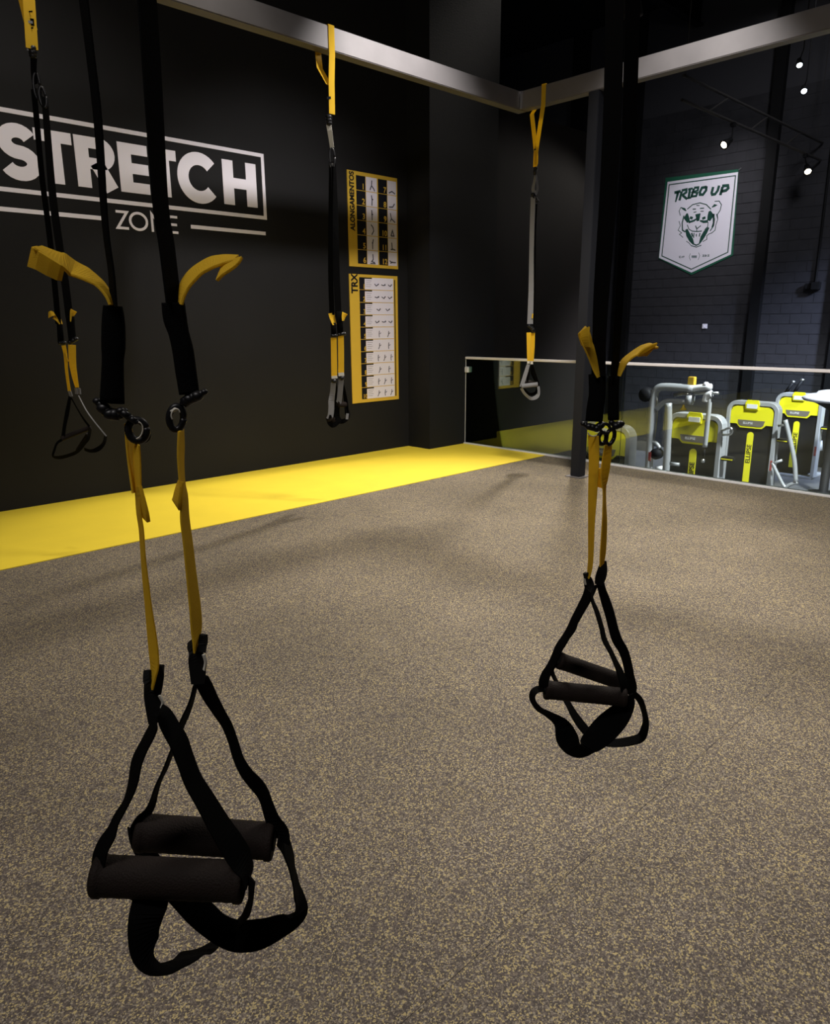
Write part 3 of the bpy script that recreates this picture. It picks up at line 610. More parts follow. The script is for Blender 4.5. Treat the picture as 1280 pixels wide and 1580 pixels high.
tu('hanging_bar', [h_(1093, 604), h_(1094, 622), h_(1090, 662), h_(1087, 690)], 0.032, 'frame')
tu('bar_joint', [h_(1088, 620), h_(1091, 610), h_(1098, 608)], 0.05, 'channel')
tu('bar_tip', [h_(1087, 690), h_(1085, 708)], 0.014, 'mblack'); tu('tip_ball', [h_(1082, 711), h_(1086, 711)], 0.025, 'steel')
bm = bmesh.new(); a = h_(997, 609); lathe(bm, a-Vector((0.08, 0, 0)), a+Vector((0.08, 0, 0)), [(0, 0.07), (0.2, 0.10), (0.8, 0.10), (1, 0.07)], 20); obj('round_pad', bm, 'mblack', pf, True)
tu('pad_stem', [h_(997, 612), h_(1006, 614)], 0.02, 'steel')
bm = bmesh.new(); a = h_(1013, 700); lathe(bm, a-Vector((0.05, 0, 0)), a+Vector((0.05, 0, 0)), [(0, 0.08), (1, 0.08)], 20); obj('pulley_wheel', bm, 'mblack', pf, True)
tu('lower_bar', [h_(1012, 724), h_(1022, 722)], 0.035, 'channel'); tu('foot_bar', [h_(1033, 715), h_(1048, 717)], 0.025, 'frame')
bm = bmesh.new(); a = h_(1005, 702); box(bm, X-0.062, X-0.056, a.y-0.02, a.y+0.02, a.z-0.08, a.z+0.05); obj('sticker', bm, 'red', pf)
bm = bmesh.new(); a = h_(985, 684); box(bm, X-0.02, X+0.02, a.y-0.20, a.y+0.16, a.z-0.10, a.z+0.03, bev=0.01); obj('side_shield', bm, 'frame', pf)
a1 = h_(963, 690); a2 = h_(963, 715); a2.z = FZ; tu('guide_rod', [a1, a2], 0.012, 'steel')
tu('guide_link', [h_(963, 688), h_(985, 682), h_(1001, 684)], 0.02, 'frame')

# ================================================================== SUSPENSION TRAINERS
GR = 'suspension trainers hanging from the beam frame'
def trainer(label, loc):
    return thing('suspension_trainer', label, 'suspension trainer', loc)
def grip(par, l, r, D, dpx, dl=0, dr=0, name='grip', m='grip'):
    """l, r: pixel ends, dpx diameters there"""
    a = Q(l[0], l[1], D+dl); b_ = Q(r[0], r[1], D+dr); da = (a-EYE).dot(FW); db = (b_-EYE).dot(FW)
    ra, rb = dpx[0]*da/FPX/2, dpx[1]*db/FPX/2; ra = rb = (ra+rb)/2
    bm = bmesh.new(); prof = [(0, ra*.55), (0.0, ra*0.97), (0.015, ra*1.04), (0.05, ra*1.04), (0.06, ra*0.97)]
    for i in range(1, 22): prof.append((0.06+0.88*i/22, ra*(0.985 if i % 2 else 0.965)))
    prof += [(0.94, ra*0.97), (0.95, ra*1.04), (0.985, ra*1.04), (1, ra*0.97), (1.0, ra*.55)]
    lathe(bm, a, b_, prof, 28); o = obj(name, bm, m, par, True)
    bm = bmesh.new(); lathe(bm, a-(b_-a)*0.012, b_+(b_-a)*0.012, [(0, ra*0.5), (1, ra*0.5)], 20); obj('core_tube', bm, 'rubber', o)
    return o
def ring(par, px, D, rx, ry, rot, wd, m='plastic', name='buckle_ring', yaw=0.35, a0=0, a1=360, n=26):
    c0 = []
    for i in range(n+1):
        a = math.radians(a0+(a1-a0)*i/n); u, v = rx*math.cos(a), ry*math.sin(a); cr, sr = math.cos(rot), math.sin(rot)
        x, y = px[0]+u*cr-v*sr, px[1]+u*sr+v*cr; dep = D/FPX
        c0.append(Q(x, y, D+u*yaw*dep))
    return obj(name, T(c0, wd*D/FPX/2, n=1, seg=10), m, par, True)
def blob(par, pts, D, rad=0, m='plastic', name='cam_buckle'):
    bm = bmesh.new()
    ps = [Q(p[0], p[1], D+(p[3] if len(p) > 3 else 0)) for p in pts]
    for i, p in enumerate(ps):
        r_ = pts[i][2]*D/FPX
        bmesh.ops.create_icosphere(bm, subdivisions=2, radius=r_, matrix=Matrix.Translation(p) @ Matrix.Diagonal((1, 1, 0.85, 1)))
    for a, b_, q in zip(ps[:-1], ps[1:], pts): tube(bm, [a, b_], q[2]*D/FPX*0.85, smoothpath=False, seg=10)
    return obj(name, bm, m, par, True)
S = strap
# ---- nearest trainer, left foreground
D = 0.80
f1 = trainer('black and yellow suspension trainer nearest the camera, hanging left in the foreground', (0.35, 0.77, BZ0))
top = Vector((0.35, 0.755, 2.95))
def vert_up(par, pix, D, W, s, top, wtop):          # continue a strap seen leaving the frame up to its anchor
    pass
def webbing(par, pix, D, W, s, m='web', name='main_strap', topz=None, topc=None):
    rows = catmull([(p[0], p[1], p[2], D+(p[3] if len(p) > 3 else 0)) for p in pix], 4)
    cs = [Q(x, y, d) for x, y, w_, d in rows]; secs = []
    for i, (x, y, w_, d) in enumerate(rows):
        t = (cs[min(i+1, len(cs)-1)]-cs[max(i-1, 0)]).normalized(); view = cs[i]-EYE; dep = view.dot(FW)
        e = t.cross(view).normalized(); nn = t.cross(e).normalized(); w3 = max(w_, 1)*dep/FPX; WW = max(W, w3); dd = math.sqrt(max(0, WW*WW-w3*w3))
        secs.append((cs[i], e*w3+nn*dd*s))
    if topc is not None: secs.insert(0, (Vector(topc), secs[0][1]))
    bm = bmesh.new(); ribbon3(bm, secs, 0.0022); return obj(name, bm, m, par)
def anchor(par, c, zlow, y0, y1, ztop=BZ1, xw=0.045):
    """yellow loop over a beam running along X"""
    x = c.x; g_ = 0.004
    pts = [Vector((x, c.y, zlow)), Vector((x, y0-g_, BZ0-0.12)), Vector((x, y0-g_, BZ0)), Vector((x, y0-g_, ztop+g_)), Vector((x, y1+g_, ztop+g_)), Vector((x, y1+g_, BZ0)), Vector((x, y1+g_, BZ0-0.03)), Vector((x, c.y+0.004, zlow+0.28))]
    bm = bmesh.new(); ribbon3(bm, [(p, Vector((xw, 0, 0))) for p in pts], 0.003); return obj('anchor_strap', bm, 'yweb', par)
anchor(f1, Vector((0.352, 0.755, 0)), 3.0, 0.70, 0.81)
webbing(f1, [(129, 0, 11), (140, 90, 10), (151, 186, 10), (162, 344, 7), (172, 422, 7), (175, 472, 9)], D, 0.024, 1, topc=top)
webbing(f1, [(227, 0, 27), (236, 137, 26), (247, 309, 22), (257, 378, 22), (268, 469, 21)], D, 0.026, -1, topc=top)
bm = bmesh.new(); lathe(bm, top, top+Vector((0, 0, 0.06)), [(0, 0.02), (1, 0.012)], 14); obj('carabiner', bm, 'steel', f1)
# sleeves where the webbing is doubled
for px, s_ in (([(174, 472, 27), (175, 500, 33), (175, 535, 34), (174, 560, 31), (173, 622, 36)], 1), ([(267, 467, 33), (270, 492, 34), (276, 515, 30), (282, 540, 31), (287, 575, 31), (292, 608, 30)], -1)):
    rows = catmull([tuple(p) for p in px], 5); cs = [Q(x, y, D) for x, y, w_ in rows]
    bm = bmesh.new(); rings = []
    for i, (x, y, w_) in enumerate(rows):
        t = (cs[min(i+1, len(cs)-1)]-cs[max(i-1, 0)]).normalized(); e = t.cross(cs[i]-EYE).normalized(); nn = t.cross(e); r_ = w_*D/FPX/2
        rings.append([bm.verts.new(cs[i]+e*r_*math.cos(a)+nn*r_*0.42*math.sin(a)) for a in [2*math.pi*k/14 for k in range(14)]])
    for q in range(len(rings)-1):
        for k in range(14): bm.faces.new((rings[q][k], rings[q][(k+1) % 14], rings[q+1][(k+1) % 14], rings[q+1][k]))
    bm.faces.new(rings[0]); bm.faces.new(rings[-1][::-1]); obj('sleeve', bm, 'web', f1, True)
def sleeve(par, px, D, flat=0.42, m='web'):
    rows = catmull([tuple(p) for p in px], 4); cs = [Q(x, y, D) for x, y, w_ in rows]
    bm = bmesh.new(); rings = []
    for i, (x, y, w_) in enumerate(rows):
        t = (cs[min(i+1, len(cs)-1)]-cs[max(i-1, 0)]).normalized(); e = t.cross(cs[i]-EYE).normalized(); nn = t.cross(e); r_ = w_*D/FPX/2
        rings.append([bm.verts.new(cs[i]+e*r_*math.cos(a)+nn*r_*flat*math.sin(a)) for a in [2*math.pi*k/12 for k in range(12)]])
    for q in range(len(rings)-1):
        for k in range(12): bm.faces.new((rings[q][k], rings[q][(k+1) % 12], rings[q+1][(k+1) % 12], rings[q+1][k]))
    bm.faces.new(rings[0]); bm.faces.new(rings[-1][::-1]); return obj('sleeve', bm, m, par, True)
# pull tabs
obj('pull_tab', S([(174, 471, 8), (168, 457, 8), (156, 441, 10), (143, 431, 14), (128, 422, 19), (112, 414, 22), (96, 402, 18, -0.01), (76, 391, 12, -0.015), (58, 382, 8, -0.018)], D, 0.03, 1, th=0.003), 'yweb', f1)
bm = bmesh.new(); sec = []
for x0, y0, x1, y1, dd in ((59, 380, 46, 411, -0.018), (51, 381, 44, 412, -0.028), (62, 388, 56, 416, -0.031), (80, 399, 72, 425, -0.031), (94, 408, 88, 432, -0.03), (99, 411, 94, 433, -0.026)):
    a, b_ = Q(x0, y0, D+dd), Q(x1, y1, D+dd+0.006); sec.append(((a+b_)/2, b_-a))
ribbon3(bm, sec, 0.0028); obj('tab_fold', bm, 'yweb', f1.children[-1])
obj('pull_tab', S([(278, 469, 5), (280, 456, 8), (284, 443, 12), (290, 433, 14), (298, 424, 15), (310, 414, 14), (325, 406, 15), (340, 402, 13), (352, 400, 10), (364, 399, 7)], D, 0.03, -1, th=0.003), 'yweb', f1)
obj('tab_fold', S([(364, 400, 9, -0.01), (358, 406, 13, -0.014), (350, 412, 13, -0.016), (342, 419, 9, -0.016), (338, 424, 5, -0.014)], D, 0.022, 1, th=0.003), 'yweb', f1.children[-1])
# buckles
blob(f1, [(150, 619, 7), (160, 630, 11), (170, 639, 11), (184, 640, 9), (192, 634, 6)], D); blob(f1, [(186, 634, 7), (200, 644, 6), (210, 651, 5)], D-0.01, 0, name='buckle_arm')
ring(f1, (212, 664), D, 14, 16, -0.3, 12); ring(f1, (219, 672), D+0.012, 11, 9, 0.2, 7, a0=-40, a1=150); ring(f1, (211, 664), D-0.012, 9, 13, 0.2, 2.2, m='whitecollar', name='pale_seam', a0=-90, a1=80)
blob(f1, [(315, 605, 6), (304, 611, 10), (292, 616, 10), (283, 622, 6)], D)
ring(f1, (272, 645), D, 11, 18, 0.05, 11); ring(f1, (271, 640), D-0.01, 6.5, 9, 0.2, 2.6, m='whitecollar', name='pale_seam', a0=120, a1=330)
blob(f1, [(265, 634, 3.4), (270, 632, 4)], D-0.004, 0, m='whitecollar', name='pale_stitch')
# yellow lower straps
obj('lower_strap', S([(213, 684, 5), (211, 697, 9), (212, 730, 9), (213, 760, 7), (214, 790, 5), (218, 818, 5), (221, 860, 5), (225, 900, 7), (229, 936, 8), (235, 986, 12), (238, 1022, 12), (236, 1042, 8), (234, 1058, 4)], D, 0.022, 1), 'yweb', f1)
obj('lower_strap', S([(197, 652, 8, 0.012), (201, 690, 11, 0.012), (204, 720, 10, 0.012), (208, 760, 7, 0.008)], D, 0.022, -1), 'yweb', f1)
obj('strap_tail', S([(214, 750, 4, -0.004), (218, 772, 8, -0.006), (222, 790, 9, -0.006), (224, 800, 8, -0.004)], D, 0.02, 1, th=0.004), 'yweb', f1)
obj('lower_strap', S([(279, 664, 7), (279, 690, 9), (279, 715, 8), (281, 745, 7), (284, 766, 9), (285, 800, 12), (290, 840, 13), (295, 887, 14), (301, 940, 16), (303, 970, 15), (303, 988, 9), (302, 1002, 4)], D, 0.022, -1), 'yweb', f1)
obj('strap_tail', S([(279, 742, 4, -0.003), (276, 755, 7, -0.005), (273, 772, 9, -0.006), (273, 779, 9, -0.004)], D, 0.02, 1, th=0.004), 'yweb', f1)
# collars
def collar(par, px, D, th=0.006): 
    return obj('collar', S(px, D, 0.01, 1, th=th, n=4), 'rubber', par)
collar(f1, [(229, 1034, 8, 0.006), (228, 1050, 11), (234, 1066, 24), (237, 1088, 25), (239, 1114, 20)], D); collar(f1, [(246, 1026, 10, 0.006), (246, 1040, 14, 0.004), (243, 1056, 16, 0.003), (240, 1068, 18)], D)
obj('torn_label', S([(246, 1073, 3, -0.006), (251, 1084, 2, -0.006), (249, 1093, 3, -0.006)], D, 0.004), 'whitecollar', f1)
collar(f1, [(296, 990, 6, 0.006), (296, 1000, 9), (303, 1014, 25), (305, 1035, 25), (305, 1054, 20)], D); collar(f1, [(313, 979, 8, 0.006), (313, 992, 12, 0.004), (310, 1006, 15)], D)
obj('torn_label', S([(314, 1010, 3, -0.006), (317, 1022, 2, -0.006), (315, 1034, 3, -0.006)], D, 0.004), 'whitecollar', f1)
# front handle (nearer)
DF = D-0.03
obj('handle_sling', S([(241, 1112, 12), (234, 1128, 14), (222, 1152, 14), (211, 1178, 16), (203, 1212, 13), (192, 1242, 8), (181, 1264, 11), (172, 1285, 16), (160, 1306, 20), (153, 1326, 20), (150, 1348, 18)], DF, 0.032, 1), 'web', f1)
obj('handle_sling', S([(247, 1096, 16), (254, 1106, 24), (264, 1124, 27), (276, 1145, 28), (286, 1172, 26), (298, 1204, 27), (318, 1238, 30), (340, 1276, 34), (358, 1304, 38), (372, 1326, 36), (381, 1342, 24), (384, 1358, 14)], DF, 0.034, -1), 'web', f1)
grip(f1, (147, 1351), (376, 1360), DF, (66, 58))
obj('foot_cradle', S([(384, 1350, 16, 0), (385, 1372, 7, 0), (383, 1392, 7, .03), (376, 1408, 6, .07), (366, 1424, 6, .115), (348, 1442, 7, .115), (329, 1456, 9, .10), (312, 1466, 16, .07), (297, 1473, 20, .03), (282, 1483, 17, -.01), (266, 1490, 14, -.02), (250, 1492, 14, -.03), (234, 1484, 26, -.035), (225, 1466, 42, -.035), (222, 1440, 46, -.03), (226, 1412, 52, -.02), (232, 1388, 54, -.01), (226, 1370, 48, 0.0), (196, 1362, 30, .01), (160, 1358, 20, .0)], DF, 0.042, 1), 'web', f1)
# rear handle
DR = D+0.05
obj('handle_sling', S([(303, 1050, 5), (296, 1078, 5), (284, 1110, 9), (276, 1132, 6), (266, 1158, 5), (254, 1188, 5), (244, 1210, 5), (233, 1240, 8), (222, 1258, 16), (212, 1276, 16), (212, 1292, 14)], DR, 0.032, -1), 'web', f1)
obj('handle_sling', S([(310, 1040, 18), (314, 1054, 22), (324, 1076, 20), (338, 1100, 16), (350, 1120, 14), (360, 1146, 13), (368, 1170, 14), (380, 1192, 17), (398, 1214, 20), (410, 1236, 16), (420, 1262, 20), (431, 1282, 24), (436, 1298, 16)], DR, 0.032, 1), 'web', f1)
grip(f1, (214, 1284), (422, 1298), DR, (58, 55))
obj('foot_cradle', S([(430, 1290, 20), (441, 1306, 18), (449, 1328, 12), (453, 1350, 7), (457, 1372, 11), (461, 1390, 14), (460, 1408, 20), (447, 1420, 28), (428, 1430, 34), (404, 1440, 42), (384, 1444, 44), (360, 1443, 43), (333, 1430, 40), (310, 1410, 42), (290, 1392, 38), (268, 1370, 34), (240, 1340, 30, .01), (220, 1310, 24, .02), (212, 1290, 18, .0)], DR, 0.040, -1), 'web', f1)

# ---- second near trainer, right of centre
D = 1.35
f2 = trainer('black and yellow suspension trainer hanging right of centre over the floor', (1.19, 0.735, BZ0))
top = Vector((1.19, 0.755, 2.95)); anchor(f2, top, 3.0, 0.70, 0.81, xw=0.045)
bm = bmesh.new(); lathe(bm, top, top+Vector((0, 0, 0.06)), [(0, 0.02), (1, 0.012)], 14); obj('carabiner', bm, 'steel', f2)
webbing(f2, [(948, 0, 28), (945, 150, 27), (938, 300, 26), (928, 440, 23), (924, 520, 20), (923, 580, 20)], D, 0.038, 1, topc=top)
webbing(f2, [(976, 0, 22), (972, 140, 21), (966, 300, 19), (956, 440, 13), (951, 520, 11), (948, 582, 11)], D, 0.038, -1, topc=top)
sleeve(f2, [(921, 577, 26), (921, 607, 25), (918, 630, 26), (916, 650, 26)], D); sleeve(f2, [(947, 580, 16), (946, 612, 16), (946, 648, 17)], D)
obj('pull_tab', S([(926, 580, 10), (923, 568, 16), (918, 555, 17), (912, 543, 15), (907, 533, 14), (904, 524, 16), (900, 514, 17), (897, 509, 14)], D, 0.035, 1, th=0.003), 'yweb', f2)
obj('tab_fold', S([(901, 509, 15, -.015), (901, 520, 15, -.02), (904, 534, 12, -.018)], D, 0.03, 1, th=0.003), 'yweb', f2.children[-1])
obj('pull_tab', S([(954, 580, 4), (957, 570, 8), (963, 558, 9), (973, 549, 8), (985, 542, 10), (996, 537, 12), (1004, 534, 9), (1011, 534, 4)], D, 0.035, -1, th=0.003), 'yweb', f2)
obj('tab_fold', S([(1009, 535, 5, -.012), (1001, 540, 10, -.015), (993, 545, 11, -.015), (988, 549, 6, -.012)], D, 0.03, -1, th=0.003), 'yweb', f2.children[-1])
blob(f2, [(899, 654, 4.5), (908, 658, 6.5), (920, 661, 7), (928, 655, 6)], D); ring(f2, (929, 676), D, 6, 9, 0.2, 7); 
blob(f2, [(943, 652, 5), (950, 657, 7), (958, 654, 5.5)], D); ring(f2, (941, 674), D, 6, 12, 0.3, 6.5); ring(f2, (933, 661), D-0.01, 8, 7, 0.5, 5, yaw=0.1)
ring(f2, (914, 668), D-0.01, 7, 5, 0.2, 2, m='whitecollar', name='pale_seam', a0=20, a1=170)
obj('lower_strap', S([(915, 672, 16), (916, 708, 15), (914, 758, 13), (912, 809, 9), (911, 860, 7), (909, 880, 6), (907, 890, 3)], D, 0.026, 1), 'yweb', f2)
obj('lower_strap', S([(938, 686, 10), (935, 712, 13), (932, 740, 10), (932, 756, 4), (932, 785, 5), (932, 809, 7), (930, 850, 8), (928, 872, 5)], D, 0.026, -1), 'yweb', f2)
obj('strap_tail', S([(923, 722, 4), (925, 738, 6), (926, 752, 6)], D, 0.014, 1, th=0.004), 'yweb', f2)
collar(f2, [(903, 884, 5), (907, 896, 14), (909, 906, 15), (908, 918, 11)], D); collar(f2, [(931, 865, 9, .004), (929, 880, 15), (926, 892, 16), (923, 902, 12)], D+0.03)
obj('torn_label', S([(901, 893, 2, -0.006), (903, 902, 2, -0.006)], D, 0.004), 'whitecollar', f2)
DF = D-0.03; DR = D+0.05
obj('handle_sling', S([(907, 910, 10), (904, 922, 12), (896, 938, 12), (888, 953, 11), (882, 968, 13), (872, 984, 11), (862, 1000, 12), (855, 1016, 11), (848, 1030, 11), (841, 1044, 14), (838, 1056, 14), (840, 1066, 12)], DF, 0.03, 1), 'web', f2)
obj('handle_sling', S([(911, 912, 4), (914, 928, 4), (921, 946, 6), (927, 966, 6), (932, 986, 7), (942, 1006, 6), (950, 1024, 7), (956, 1038, 10), (962, 1054, 13), (966, 1072, 14)], DF, 0.03, -1), 'web', f2)
grip(f2, (840, 1064), (964, 1076), DF, (28, 30))
obj('foot_cradle', S([(838, 1062, 10), (828, 1064, 9), (822, 1071, 9), (823, 1082, 8), (832, 1094, 8), (846, 1102, 9), (860, 1111, 16), (869, 1124, 28, -.01), (875, 1140, 34, -.012), (883, 1153, 28, -.016), (892, 1159, 20, -.02), (901, 1157, 20, -.02), (908, 1149, 30, -.015), (920, 1138, 37, -.01), (936, 1122, 40), (954, 1104, 35), (966, 1088, 24), (968, 1074, 16)], DF, 0.036, 1), 'web', f2)
obj('handle_sling', S([(920, 902, 4), (914, 916, 4), (908, 928, 4), (898, 944, 5), (884, 968, 6), (870, 992, 7), (860, 1008, 8), (859, 1020, 10)], DR, 0.03, -1), 'web', f2)
obj('handle_sling', S([(925, 896, 11), (928, 908, 11), (935, 930, 14), (941, 950, 14), (946, 970, 14), (952, 988, 15), (961, 1004, 14), (967, 1022, 13), (971, 1042, 13), (974, 1058, 15), (972, 1070, 14)], DR, 0.03, 1), 'web', f2)
grip(f2, (862, 1019), (958, 1052), DR, (26, 26))
obj('foot_cradle', S([(859, 1022, 8), (852, 1034, 5), (856, 1048, 5), (866, 1068, 7), (876, 1086, 8), (886, 1104, 11), (896, 1118, 13), (908, 1132, 13), (920, 1142, 12), (938, 1146, 11), (956, 1146, 12), (974, 1143, 13), (988, 1138, 13), (994, 1126, 11), (996, 1112, 8), (992, 1094, 7), (986, 1080, 9), (978, 1072, 10), (968, 1064, 10)], DR, 0.030, -1), 'web', f2)

# ---- trainer on the wall-side beam, centre (in front of the charts)
t3 = trainer('suspension trainer hanging in front of the charts, grey handles folded together', (3.9, 5.0, BZ0))
D = 6.25
bm = bmesh.new(); g_ = 0.005; c0 = 3.935
pts = [Vector((3.906, 4.93, 3.125)), Vector((3.914, 4.934, 3.36)), Vector((c0, 4.944, BZ0-0.03)), Vector((c0, 4.944, BZ0)), Vector((c0, 4.944, BZ1+g_)), Vector((c0, 5.066, BZ1+g_)), Vector((c0-0.04, 5.066, BZ0-0.005)), Vector((c0-0.065, 5.02, BZ0-0.12)), Vector((3.900, 4.946, 3.33))]
ribbon3(bm, [(p, Vector((0.058, 0, 0))) for p in pts], 0.004); obj('anchor_strap', bm, 'yweb', t3)
obj('label_print', S([(507, 149, 6, -.01), (507.5, 153, 6, -.01)], D, 0.03, n=1), 'pblack', t3)
blob(t3, [(507, 181, 5), (507.5, 190, 4.5)], D, 0, name='anchor_buckle'); 
obj('pale_link', S([(507, 192, 8), (510, 212, 7), (512, 228, 6)], D, 0.04), 'whitecollar', t3)
ring(t3, (512, 243), D, 4, 14, -0.05, 3, name='carabiner'); obj('pale_link', S([(509, 255, 5, -.01), (515, 254, 5, -.01)], D, 0.02, n=1), 'steel', t3.children[-1])
obj('main_strap', S([(511, 250, 7), (510, 330, 7), (510, 420, 8), (512, 486, 8)], D, 0.05, 1), 'web', t3)
obj('main_strap', S([(514, 250, 8), (517, 330, 9), (519, 420, 10), (522, 490, 10)], D, 0.05, -1), 'web', t3)
sleeve(t3, [(514, 498, 8), (515, 517, 8)], D); sleeve(t3, [(523, 480, 10), (525, 516, 9)], D)
obj('pull_tab', S([(516, 501, 6), (513, 492, 8), (511, 483, 10)], D, 0.05, th=0.004), 'yweb', t3); obj('pull_tab', S([(529, 495, 3), (530, 488, 6), (532, 483, 9)], D, 0.05, th=0.004), 'yweb', t3)
blob(t3, [(513, 518, 3), (519, 518, 3)], D); blob(t3, [(523, 516, 3), (531, 515, 3)], D)
obj('lower_strap', S([(514.5, 521, 9), (515, 550, 9), (515.5, 581, 9)], D, 0.05), 'yweb', t3); obj('lower_strap', S([(525.5, 517, 9), (526, 545, 9), (526, 576, 9)], D, 0.05), 'yweb', t3)
obj('collar', S([(515.5, 580, 9), (516, 584, 9)], D-.01, 0.05, n=1, th=0.006), 'whitecollar', t3); obj('collar', S([(526, 575, 9), (526.5, 580, 9)], D-.01, 0.05, n=1, th=0.006), 'whitecollar', t3)
blob(t3, [(515, 588, 4)], D); blob(t3, [(527, 583, 4.5)], D)
obj('handle_sling', S([(514, 591, 8), (513, 605, 8), (511, 618, 9), (511, 628, 9), (510, 640, 9), (507, 647, 9)], D, 0.05), 'greyweb', t3)
obj('handle_sling', S([(526, 586, 8), (525, 600, 8), (523, 618, 8), (521, 622, 8)], D, 0.05), 'greyweb', t3)
obj('handle_sling', S([(527, 588, 4, .05), (531, 605, 5, .05), (534, 625, 6, .05), (535, 640, 6, .05)], D, 0.05), 'web', t3)
obj('handle_sling', S([(517, 590, 3, .05), (519, 610, 5, .05), (518, 632, 6, .05), (515, 648, 6, .05)], D, 0.05), 'web', t3)
grip(t3, (507, 645), (518, 649), D, (11, 10), 0, 0.10); grip(t3, (521, 624), (534, 624), D, (9, 9), 0, 0.06)
obj('foot_cradle', S([(508, 640, 6), (508, 650, 8), (513, 656, 8, .03), (520, 652, 7, .06), (521, 645, 6, .08)], D, 0.045), 'web', t3)
obj('foot_cradle', S([(521, 626, 6), (520, 642, 8), (525, 650, 8), (533, 648, 6, .03), (537, 640, 6, .05), (534, 628, 5, .05)], D, 0.045), 'web', t3)
obj('edge_patch', S([(536, 638, 4, -.01), (535, 647, 4, -.01)], D, 0.02, n=1), 'greyweb', t3)

# ---- trainer on the wall-side beam, left
D = 4.76
t1 = trainer('suspension trainer furthest left hanging in front of the sign letters, thin open handle', (1.75, 5.0, BZ0))
bm = bmesh.new(); c0 = 1.752
pts = [Vector((1.722, 4.935, 3.09)), Vector((1.735, 4.937, 3.3)), Vector((c0, 4.944, BZ0-0.03)), Vector((c0, 4.944, BZ0)), Vector((c0, 4.944, BZ1+g_)), Vector((c0, 5.066, BZ1+g_)), Vector((c0, 5.066, BZ0-0.005)), Vector((c0-0.02, 5.02, BZ0-0.14)), Vector((1.735, 4.945, 3.2))]
ribbon3(bm, [(p, Vector((0.068, 0, 0))) for p in pts], 0.004); obj('anchor_strap', bm, 'yweb', t1)
obj('woven_label', S([(46, 28, 11, -.012), (47, 39, 11, -.012)], D, 0.04, n=1), 'web', t1); obj('label_print', S([(46.2, 32, 7, -.016), (46.7, 36, 7, -.016)], D, 0.02, n=1), 'greyweb', t1)
obj('stitch_line', S([(41, 18.5, 2, -.012), (50, 17.5, 2, -.012)], D, 0.005, n=1), 'web', t1); obj('stitch_line', S([(44, 44, 2, -.012), (51, 43, 2, -.012)], D, 0.005, n=1), 'web', t1)
blob(t1, [(50, 75, 6), (51, 86, 5)], D, 0, name='anchor_buckle'); obj('pale_link', S([(42, 72, 2, -.03), (43, 78, 2, -.03)], D, 0.01, n=1), 'greyweb', t1)
obj('top_strap', S([(52, 90, 9), (52, 110, 8), (54, 130, 8)], D, 0.05), 'web', t1)
ring(t1, (57, 133), D, 5, 20, -0.12, 4, name='carabiner'); ring(t1, (66, 150), D, 5, 16, -0.2, 4, name='carabiner')
obj('main_strap', S([(52, 137, 8), (58, 200, 8), (65, 275, 8), (74, 344, 8), (82, 415, 8), (90, 500, 8)], D, 0.05, 1), 'web', t1)
obj('main_strap', S([(69, 150, 9), (75, 230, 10), (82, 309, 11), (94, 395, 11), (101, 440, 11), (107, 490, 11)], D, 0.05, -1), 'web', t1)
sleeve(t1, [(92, 500, 8), (94, 528, 9)], D); sleeve(t1, [(108, 488, 12), (110, 508, 11), (112, 526, 11)], D)
obj('pull_tab', S([(94, 500, 4), (89, 492, 8), (84, 488, 9)], D, 0.04, th=0.004), 'yweb', t1); obj('tab_fold', S([(84, 484, 5, -.02), (79, 484, 8, -.03), (75, 486, 7, -.02)], D, 0.04, th=0.003), 'yweb', t1.children[-1])
obj('pull_tab', S([(110, 496, 3), (111, 488, 5), (113, 481, 9), (114, 479, 9)], D, 0.04, th=0.004), 'yweb', t1)
blob(t1, [(93, 529, 3.5), (99, 529, 3.5)], D); blob(t1, [(108, 528, 4), (117, 523, 4)], D)
obj('lower_strap', S([(98, 533, 6), (101, 548, 5), (103, 575, 4), (107, 604, 4)], D, 0.035), 'yweb', t1); obj('strap_tail', S([(100, 545, 3, -.01), (104, 558, 4, -.015)], D, 0.02, n=1), 'yweb', t1)
obj('lower_strap', S([(111, 532, 11), (112, 560, 10), (115, 580, 8), (119, 598, 5)], D, 0.045), 'yweb', t1)
obj('collar', S([(107, 603, 4), (110, 612, 4)], D, 0.03, n=1, th=0.005), 'greyweb', t1); obj('collar', S([(117, 599, 3), (118, 608, 3)], D, 0.03, n=1, th=0.005), 'greyweb', t1); obj('collar', S([(122, 599, 3), (123, 608, 3)], D, 0.03, n=1, th=0.005), 'greyweb', t1)
obj('handle_sling', S([(108, 612, 4), (104, 635, 6), (100, 655, 5), (97, 676, 5)], D, 0.035), 'web', t1)
obj('handle_sling', S([(110, 614, 1.5), (120, 632, 1.5), (130, 648, 2.5), (138, 658, 3)], D, 0.02), 'web', t1)
obj('handle_sling', S([(121, 610, 1.2, .0), (133, 633, 1.5, .0), (146, 651, 1.8, .0), (155, 662, 1.8, .0), (164, 673, 2, .0)], D, 0.008, -1), 'greyweb', t1)
grip(t1, (95, 677), (140, 659), D, (9, 7), 0, .06); 
obj('foot_cradle', S([(96, 678, 4), (88, 684, 3), (84, 694, 3), (82, 704, 3), (92, 706, 5), (108, 702, 5), (120, 696, 5), (130, 684, 5), (136, 676, 5), (139, 662, 4)], D, 0.035), 'web', t1)
obj('foot_cradle', S([(163, 672, 4), (160, 684, 5), (151, 693, 7), (140, 696, 5), (130, 693, 4)], D, 0.035, -1), 'web', t1)
grip(t1, (120, 694), (136, 670), D+.12, (6, 6), .04, 0)

